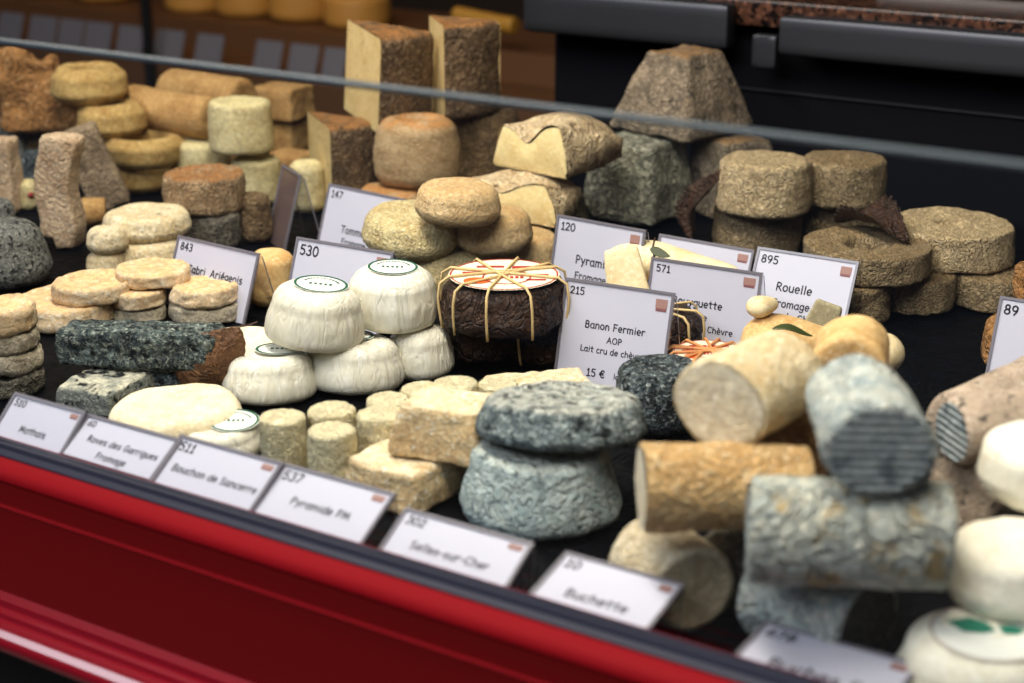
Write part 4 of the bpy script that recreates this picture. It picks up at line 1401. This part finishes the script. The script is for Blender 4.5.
p0 = fit(442, 524, 0.0, b=372, h=0.034)
parcel('dark leaf parcel lying in shadow under the labelled one', p0, lab=False, ties=(1.0,))
p1 = fit(440, 568, p0.top + 0.001, b=347, h=0.040)
parcel('leaf parcel with a round printed label, left of the 215 tag', p1, ties=(0.25, 0.9, 1.3, 1.9, 2.6))
p2 = fit(499, 590, 0.0, b=372, h=0.034)
parcel('leaf parcel half hidden behind the left side of the 215 tag', p2, ties=(0.5, 1.6, 2.5))
p3 = fit(608, 701, 0.0, b=372, t=300)
parcel('leaf parcel standing behind the right side of the 215 tag', p3, lab=False, ties=(0.3, 1.0, 2.2, 2.8))
p4 = fit(666, 748, 0.0, t=343, h=0.030)
parcel('parcel topped with a label and orange raffia, below the 571 tag', p4, ties=(0.2, 0.4, 0.7, 1.3, 1.7, 2.2, 2.7), red=True)

# ------------------------------------------------------------------ pear shaped creamy cheeses
PE = 'smooth pear-shaped cheeses around the tags'


def pear(label, A, B, r, mat, group=PE, blunt=0.35, flat=0.8):
    """smooth egg to pear body from its blunt end A to its slimmer end B"""
    A = Vector(A); B = Vector(B); L = (B - A).length
    P = [(0, 0)]
    for k in range(1, 30):
        u = k / 30
        P.append((r * min(1, math.sqrt(1 - (1 - min(1, u / blunt)) ** 2)) * (1 - 0.62 * max(0, (u - blunt) / (1 - blunt)) ** 1.5) * min(1, math.sqrt(max(0, 1 - max(0, (u - 0.88) / 0.12) ** 2))), L * u))
    P.append((0, L))
    V, F = lathe(densify(P, 0.006), 40)
    V = [(x * flat, y, z) for x, y, z in V]
    q = (B - A).to_track_quat('Z', 'X')
    o = mesh('pear_cheese', V, F, mat, loc=A, rot=q.to_euler(), disp=(0.0025, 22, 0.0004, 90, 0))
    tag(o, label, 'cheese', group)
    return o


pe0 = fit(622, 694, 0.0, b=326, h=0.0215)
wheel('cheese_round', 'flat tan cheese lying under the long cream one, behind the 215 tag', 'cheese', PE, pe0, 'pear_tan', 0.95, 0.4, 0, disp=SOFT)
pe = pear('long cream pear-shaped cheese with a brown stalk lying across between tags', G(608, 252, 0.048), G(743, 279, 0.046), 0.0215, 'pear_cream')
# stalk and leaf on the cream one
Mi = pe.rotation_euler.to_matrix().to_4x4(); Mi.translation = pe.location; Mi = Mi.inverted()
s0 = G(655, 262, 0.059); s1 = G(653, 246, 0.071); s2 = G(655, 238, 0.075)
V, F = tube([Mi @ s0, Mi @ s1, Mi @ s2], 0.0012, 6, 0.0008)
mesh('stalk', V, F, 'stem_brown', pe)
V, F = leaf_grid(0.018, 0.008)
u = (G(668, 255, 0.066) - G(652, 249, 0.070)).normalized(); w = Vector((0, 0, 1)).cross(u).normalized(); bb = G(650, 249, 0.071)
V = [Mi @ (bb + u * p.x + (w * 0.6 + Vector((0, 0, 0.7))) * p.y) for p in V]
solid(mesh('leaf', V, F, 'green_leaf', pe))
# pale flap at its left end
V, F = rbox(0.038, 0.006, 0.046, 0.003, 10, 0.75)
A = G(630, 303, 0.028)
o = mesh('cheese_slice', V, F, 'pear_cream', loc=A, rot=(-0.3, -0.25, 0.35), disp=(0.001, 30, 0.0004, 90, 0))
tag(o, 'thin pale slice leaning on the left end of the long cream cheese', 'cheese')
pe2 = pear('tan pear-shaped cheese in front of the 895 tag', G(740, 340, 0.030), G(846, 345, 0.030), 0.026, 'pear_tan')
pe3 = pear('small cream pear-shaped end between the 571 and 895 tags', G(750, 309, 0.058), G(775, 303, 0.058), 0.010, 'pear_cream')
pear('cream rounded cheese end behind the tan log at right', G(905, 352, 0.050), G(840, 352, 0.050), 0.019, 'pear_cream')
V, F = leaf_grid(0.03, 0.008)
A = G(772, 329, 0.0535)
solid(tag(mesh('green_leaf', [Vector((p.x, p.y, 0.003 * math.sin(p.x * 150))) for p in V], F, 'green_leaf', loc=A, rot=(0.2, 0.0, 0.3)), 'narrow green leaf on the tan cheese in front of the 895 tag', 'leaf'))
V, F = rbox(0.036, 0.009, 0.056, 0.0035, 12, 0.6)
A = G(806, 366, 0.0)
tag(mesh('cheese_slice', V, F, 'wedge_grey', loc=A, rot=(0.0, 0.28, 0.25), disp=(0.001, 30, 0.0004, 90, 0)), 'greyish thin slice standing upright behind the pale log', 'cheese')

# ------------------------------------------------------------------ pyramids at the back
PY = 'big cut pyramids at the back'
pyramid('cheese_pyramid', 'lower grey-green ash pyramid at the back, above the 120 tag', 'cheese', PY, (652, 233), 0.0, 0.092, 0.084, 0.82, 14, 'pyr_ash', 0.008, disp=(0.004, 22, 0.002, 70, 0.0015))
pyramid('cheese_pyramid', 'shaded dark pyramid right of the grey-green one', 'cheese', PY, (720, 226), 0.0, 0.075, 0.084, 0.85, -10, 'pyr_brown', 0.008, disp=ROUGH)
pyramid('cheese_pyramid', 'upper brown-grey pyramid standing on the two others', 'cheese', PY, (687, 147), 0.085, 0.118, 0.084, 0.50, 4, 'pyr_brown', 0.008, disp=(0.003, 22, 0.0016, 80, 0.001))

# ------------------------------------------------------------------ rouelles
RO = 'rough-crusted round cheeses at the right back'
o2 = fit(712, 800, 0.0, b=264, h=0.048)
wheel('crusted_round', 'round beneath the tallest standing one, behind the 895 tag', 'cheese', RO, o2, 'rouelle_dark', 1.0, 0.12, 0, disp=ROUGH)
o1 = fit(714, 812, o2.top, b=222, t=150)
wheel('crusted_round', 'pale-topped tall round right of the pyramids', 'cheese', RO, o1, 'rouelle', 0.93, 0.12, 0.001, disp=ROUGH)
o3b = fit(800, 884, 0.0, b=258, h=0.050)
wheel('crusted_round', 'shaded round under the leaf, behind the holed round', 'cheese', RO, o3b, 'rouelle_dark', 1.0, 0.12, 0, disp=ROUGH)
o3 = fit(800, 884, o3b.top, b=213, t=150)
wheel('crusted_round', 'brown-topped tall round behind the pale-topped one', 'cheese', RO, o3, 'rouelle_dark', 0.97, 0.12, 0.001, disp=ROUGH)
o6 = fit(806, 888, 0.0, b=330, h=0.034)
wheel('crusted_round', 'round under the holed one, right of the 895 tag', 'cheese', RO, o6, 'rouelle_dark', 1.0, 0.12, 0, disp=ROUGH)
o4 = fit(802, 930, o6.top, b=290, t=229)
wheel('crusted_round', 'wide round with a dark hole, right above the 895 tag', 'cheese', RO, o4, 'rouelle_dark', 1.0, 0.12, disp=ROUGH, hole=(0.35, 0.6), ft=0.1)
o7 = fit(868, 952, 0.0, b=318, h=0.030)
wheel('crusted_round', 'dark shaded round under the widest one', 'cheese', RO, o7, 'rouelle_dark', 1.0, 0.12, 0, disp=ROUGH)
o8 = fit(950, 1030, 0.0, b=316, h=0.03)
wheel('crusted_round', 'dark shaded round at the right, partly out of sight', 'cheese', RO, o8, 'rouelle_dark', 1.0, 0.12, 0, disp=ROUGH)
o5 = fit(885, 1013, o7.top, b=277, t=210)
wheel('crusted_round', 'widest round with a dimpled crusty top at the far right', 'cheese', RO, o5, 'rouelle', 0.97, 0.12, disp=ROUGH, hole=(0.25, 0.15), ft=0.1)
f = fit(981, 1075, 0.0, b=381, h=0.036)
wheel('crusted_round', 'pinkish crusted round behind the 89 tag', 'cheese', None, f, 'orange_rough', 1.0, 0.2, 0, disp=ROUGH)
f = fit(1012, 1080, f.top, b=312, h=0.03)
wheel('crusted_round', 'orange crusted round cut off by the right edge above the 89 tag', 'cheese', None, f, 'orange_rough', 1.0, 0.2, 0, disp=ROUGH)


def dryleaf(label, A, L, W, rot, curl, seed):
    V, F = leaf_grid(L, W, 24, 10, 0.1)
    P = []
    for p in V:
        u = p.x / L
        z = curl * math.sin(math.pi * u) + 6 * curl * (p.y / W) ** 2 + 0.006 * noise.noise(Vector((p.x * 40, p.y * 40, seed)))
        P.append(Vector((p.x - L / 2, p.y, z)))
    o = mesh('dry_leaf', P, F, 'leaf_dark', loc=A, rot=rot)
    solid(o)
    return tag(o, label, 'leaf', 'dry brown leaves between the crusted rounds')


dryleaf('curled dark dry leaf lying on the holed round', Vector((o4.c.x - 0.006, o4.c.y + 0.025, o4.top + 0.004)), 0.085, 0.045, (0, 0, -0.4), 0.010, 1.0)
dryleaf('dark dry leaf standing between the pyramids and the tall round', G(706, 206, 0.05), 0.075, 0.04, (0.3, -1.2, 0.5), 0.008, 4.0)

# ================================================================== PRICE TAGS
price_tag('tag numbered 215 reading Banon Fermier, in the centre', (556, 380), (659, 398), (568, 280), 0.0,
          [('Banon Fermier', 0.51, 0.43, 0.095), ('AOP', 0.52, 0.555, 0.082), ('Lait cru de chèvre', 0.51, 0.665, 0.080), ('15 €', 0.38, 0.90, 0.10), ('la', 0.58, 0.895, 0.075)], '215', numsize=0.098)
price_tag('tag numbered 571 reading Rouyguette, right of the centre', (645, 338), (750, 356), (654, 260), 0.0,
          [('Rouyguette', 0.46, 0.5, 0.125), ('Fromage', 0.42, 0.66, 0.105), ('Lait cru de Chèvre', 0.5, 0.80, 0.105), ('% M.G.', 0.5, 0.93, 0.1)], '571', numsize=0.12)
price_tag('tag numbered 895 reading Rouelle, at the right', (742, 331), (838, 348), (760, 250), 0.0,
          [('Rouelle', 0.44, 0.45, 0.135), ('Fromage', 0.44, 0.64, 0.12), ('Lait cru de Chèvre', 0.42, 0.79, 0.12)], '895', numsize=0.13)
price_tag('tag numbered 120, partly covered by the long cream cheese', (549, 300), (632, 318), (560, 217), 0.0,
          [('Pyramide', 0.5, 0.5, 0.13), ('Fromage', 0.46, 0.68, 0.11), ('Lait cru de chèvre', 0.5, 0.82, 0.11)], '120', numsize=0.125)
price_tag('tag with only its top right corner showing, behind the long cream cheese', (648, 304), (738, 322), (662, 236), 0.0, [], '')
price_tag('tag numbered 147 reading Tomme, below the orange-topped drum', (317, 254), (390, 272), (331, 186), 0.0,
          [('Tomme', 0.42, 0.62, 0.14), ('Fromage', 0.46, 0.78, 0.12), ('Lait cru de', 0.42, 0.91, 0.12)], '147', numsize=0.14)
price_tag('tag numbered 530 half hidden by the white wrapped cheeses', (284, 322), (376, 340), (299, 239), 0.0, [], '530', numsize=0.16)
price_tag('tag numbered 843 reading Cabri Ariégeois, at the left', (166, 304), (243, 324), (180, 238), 0.0,
          [('Cabri  Ariégeois', 0.54, 0.46, 0.15)], '843', mark=False, numsize=0.15)
price_tag('tag numbered 89 at the right edge', (986, 386), (1082, 404), (1003, 299), 0.0, [], '89', numsize=0.15)
price_tag('tag turned sideways, its card tinted with a dark cheese reflection, behind the 843 tag', (268, 240), (284, 252), (283, 167), 0.0, [], '', mark=False, card='card_reflection')

FT = 'price tags reclining along the front rail'
ZB = 0.45 - 0.45 * KR + 0.0015
kw = dict(group=FT, leg=-0.004, legz=0.0, railY=0.7508 * KR, bold=0.028, num_bold=0.034)
price_tag('reclining tag numbered 510 reading Mothais, leftmost along the rail', (-6, 436), (60, 453), (16, 397), ZB, [('Mothais', 0.5, 0.78, 0.22)], '510', numsize=0.22, **kw)
price_tag('reclining tag reading Roves des Garrigues, second from the left', (63, 453), (152, 481), (88, 419), ZB, [('Roves des Garrigues', 0.53, 0.56, 0.215), ('Fromage', 0.5, 0.90, 0.22)], '60', numsize=0.2, mark=False, **kw)
price_tag('reclining tag numbered 511 reading Bouchon de Sancerre', (152, 481), (250, 511), (182, 439), ZB, [('Bouchon de Sancerre', 0.53, 0.68, 0.205)], '511', numsize=0.25, **kw)
price_tag('reclining tag numbered 537 reading Pyramide PM', (252, 512), (359, 548), (285, 467), ZB, [('Pyramide PM', 0.52, 0.64, 0.20)], '537', numsize=0.24, **kw)
price_tag('reclining tag numbered 302 reading Selles-sur-Cher', (380, 553), (503, 592), (407, 512), ZB, [('Selles-sur-Cher', 0.5, 0.72, 0.235)], '302', numsize=0.25, **kw)
price_tag('reclining tag reading Buchette, in front of the cream log', (528, 599), (642, 637), (568, 556), ZB, [('Buchette', 0.5, 0.74, 0.215)], '10', numsize=0.22, **kw)
price_tag('reclining tag numbered 678 at the bottom of the picture', (730, 664), (882, 716), (768, 626), ZB, [('Buches S', 0.5, 0.8, 0.27)], '678', numsize=0.22, **kw)

# ================================================================== far counter goods
FCARD = 'price cards along the far counter'
FPOS = ['leftmost', 'second from the left', 'third from the left', 'fourth from the left', 'left of the dark post', 'just right of the dark post', 'second right of the dark post', 'left of the rightmost pair', 'of the rightmost pair, the left one', 'rightmost']
for k, (x0, x1, y1) in enumerate([(-6, 17, 34), (25, 51, 39), (54, 78, 42), (80, 106, 44), (113, 138, 48), (150, 178, 51), (191, 217, 54), (250, 276, 56), (284, 312, 58), (318, 340, 60)]):
    A = onY(x0, y1, 2.37); B = onY(x1, y1, 2.37)
    w = B.x - A.x
    t = empty('price_card', (A.x, 2.375, -0.083), (math.radians(72), 0, 0))
    tag(t, 'blurred grey price card on the far counter, ' + FPOS[k], 'price card', FCARD)
    V, F = box(0, w, 0, 0.06, 0, 0.001); mesh('card', V, F, 'far_card', t, smooth=False)
    V, F = box(-0.001, w + 0.001, -0.001, 0.002, -0.001, 0.004); mesh('card_foot', V, F, 'holder_edge', t, smooth=False)
FCH = 'golden cheeses blurred on the far counter'
for k, x in enumerate((-10, 40, 95, 185, 235, 290, 345)):
    P = onY(x, 20, 2.62)
    f = Fit(); f.c = Vector((P.x, 2.66, 0)); f.R = 0.066; f.h = 0.06 + 0.02 * (k % 3); f.z = -0.03; f.top = 0; f.dh = Vector((0, 1, 0))
    wheel('far_cheese', 'golden round blurred on the far counter, ' + ['at the left edge', 'second from the left', 'third from the left', 'right of the dark post', 'fifth from the left', 'sixth from the left', 'left of the big wedge'][k], 'cheese', FCH, f, 'far_cheese', 1, 0.2, 0, disp=SOFT, seg=32)
P = onY(336, 64, 2.05)
o = bevel_box(-0.035, 0.035, -0.02, 0.02, 0, 0.012, 0.003)
# post
P = onY(141, 20, 2.33)
V, F = bevel_box(-0.008, 0.008, -0.008, 0.008, -0.9, 0.35, 0.002)
tag(mesh('frame_post', V, F, 'black', loc=(P.x, 2.345, 0)), 'thin black upright post in front of the far price cards', 'post')
# golden roll and gold edge
log('golden_loaf', 'shiny golden loaf blurred behind the dark tall wedge', 'cheese', None, onY(455, 14, 2.5), onY(515, 26, 2.5), 0.014, 0.016, 'far_gold', None, 0.6)
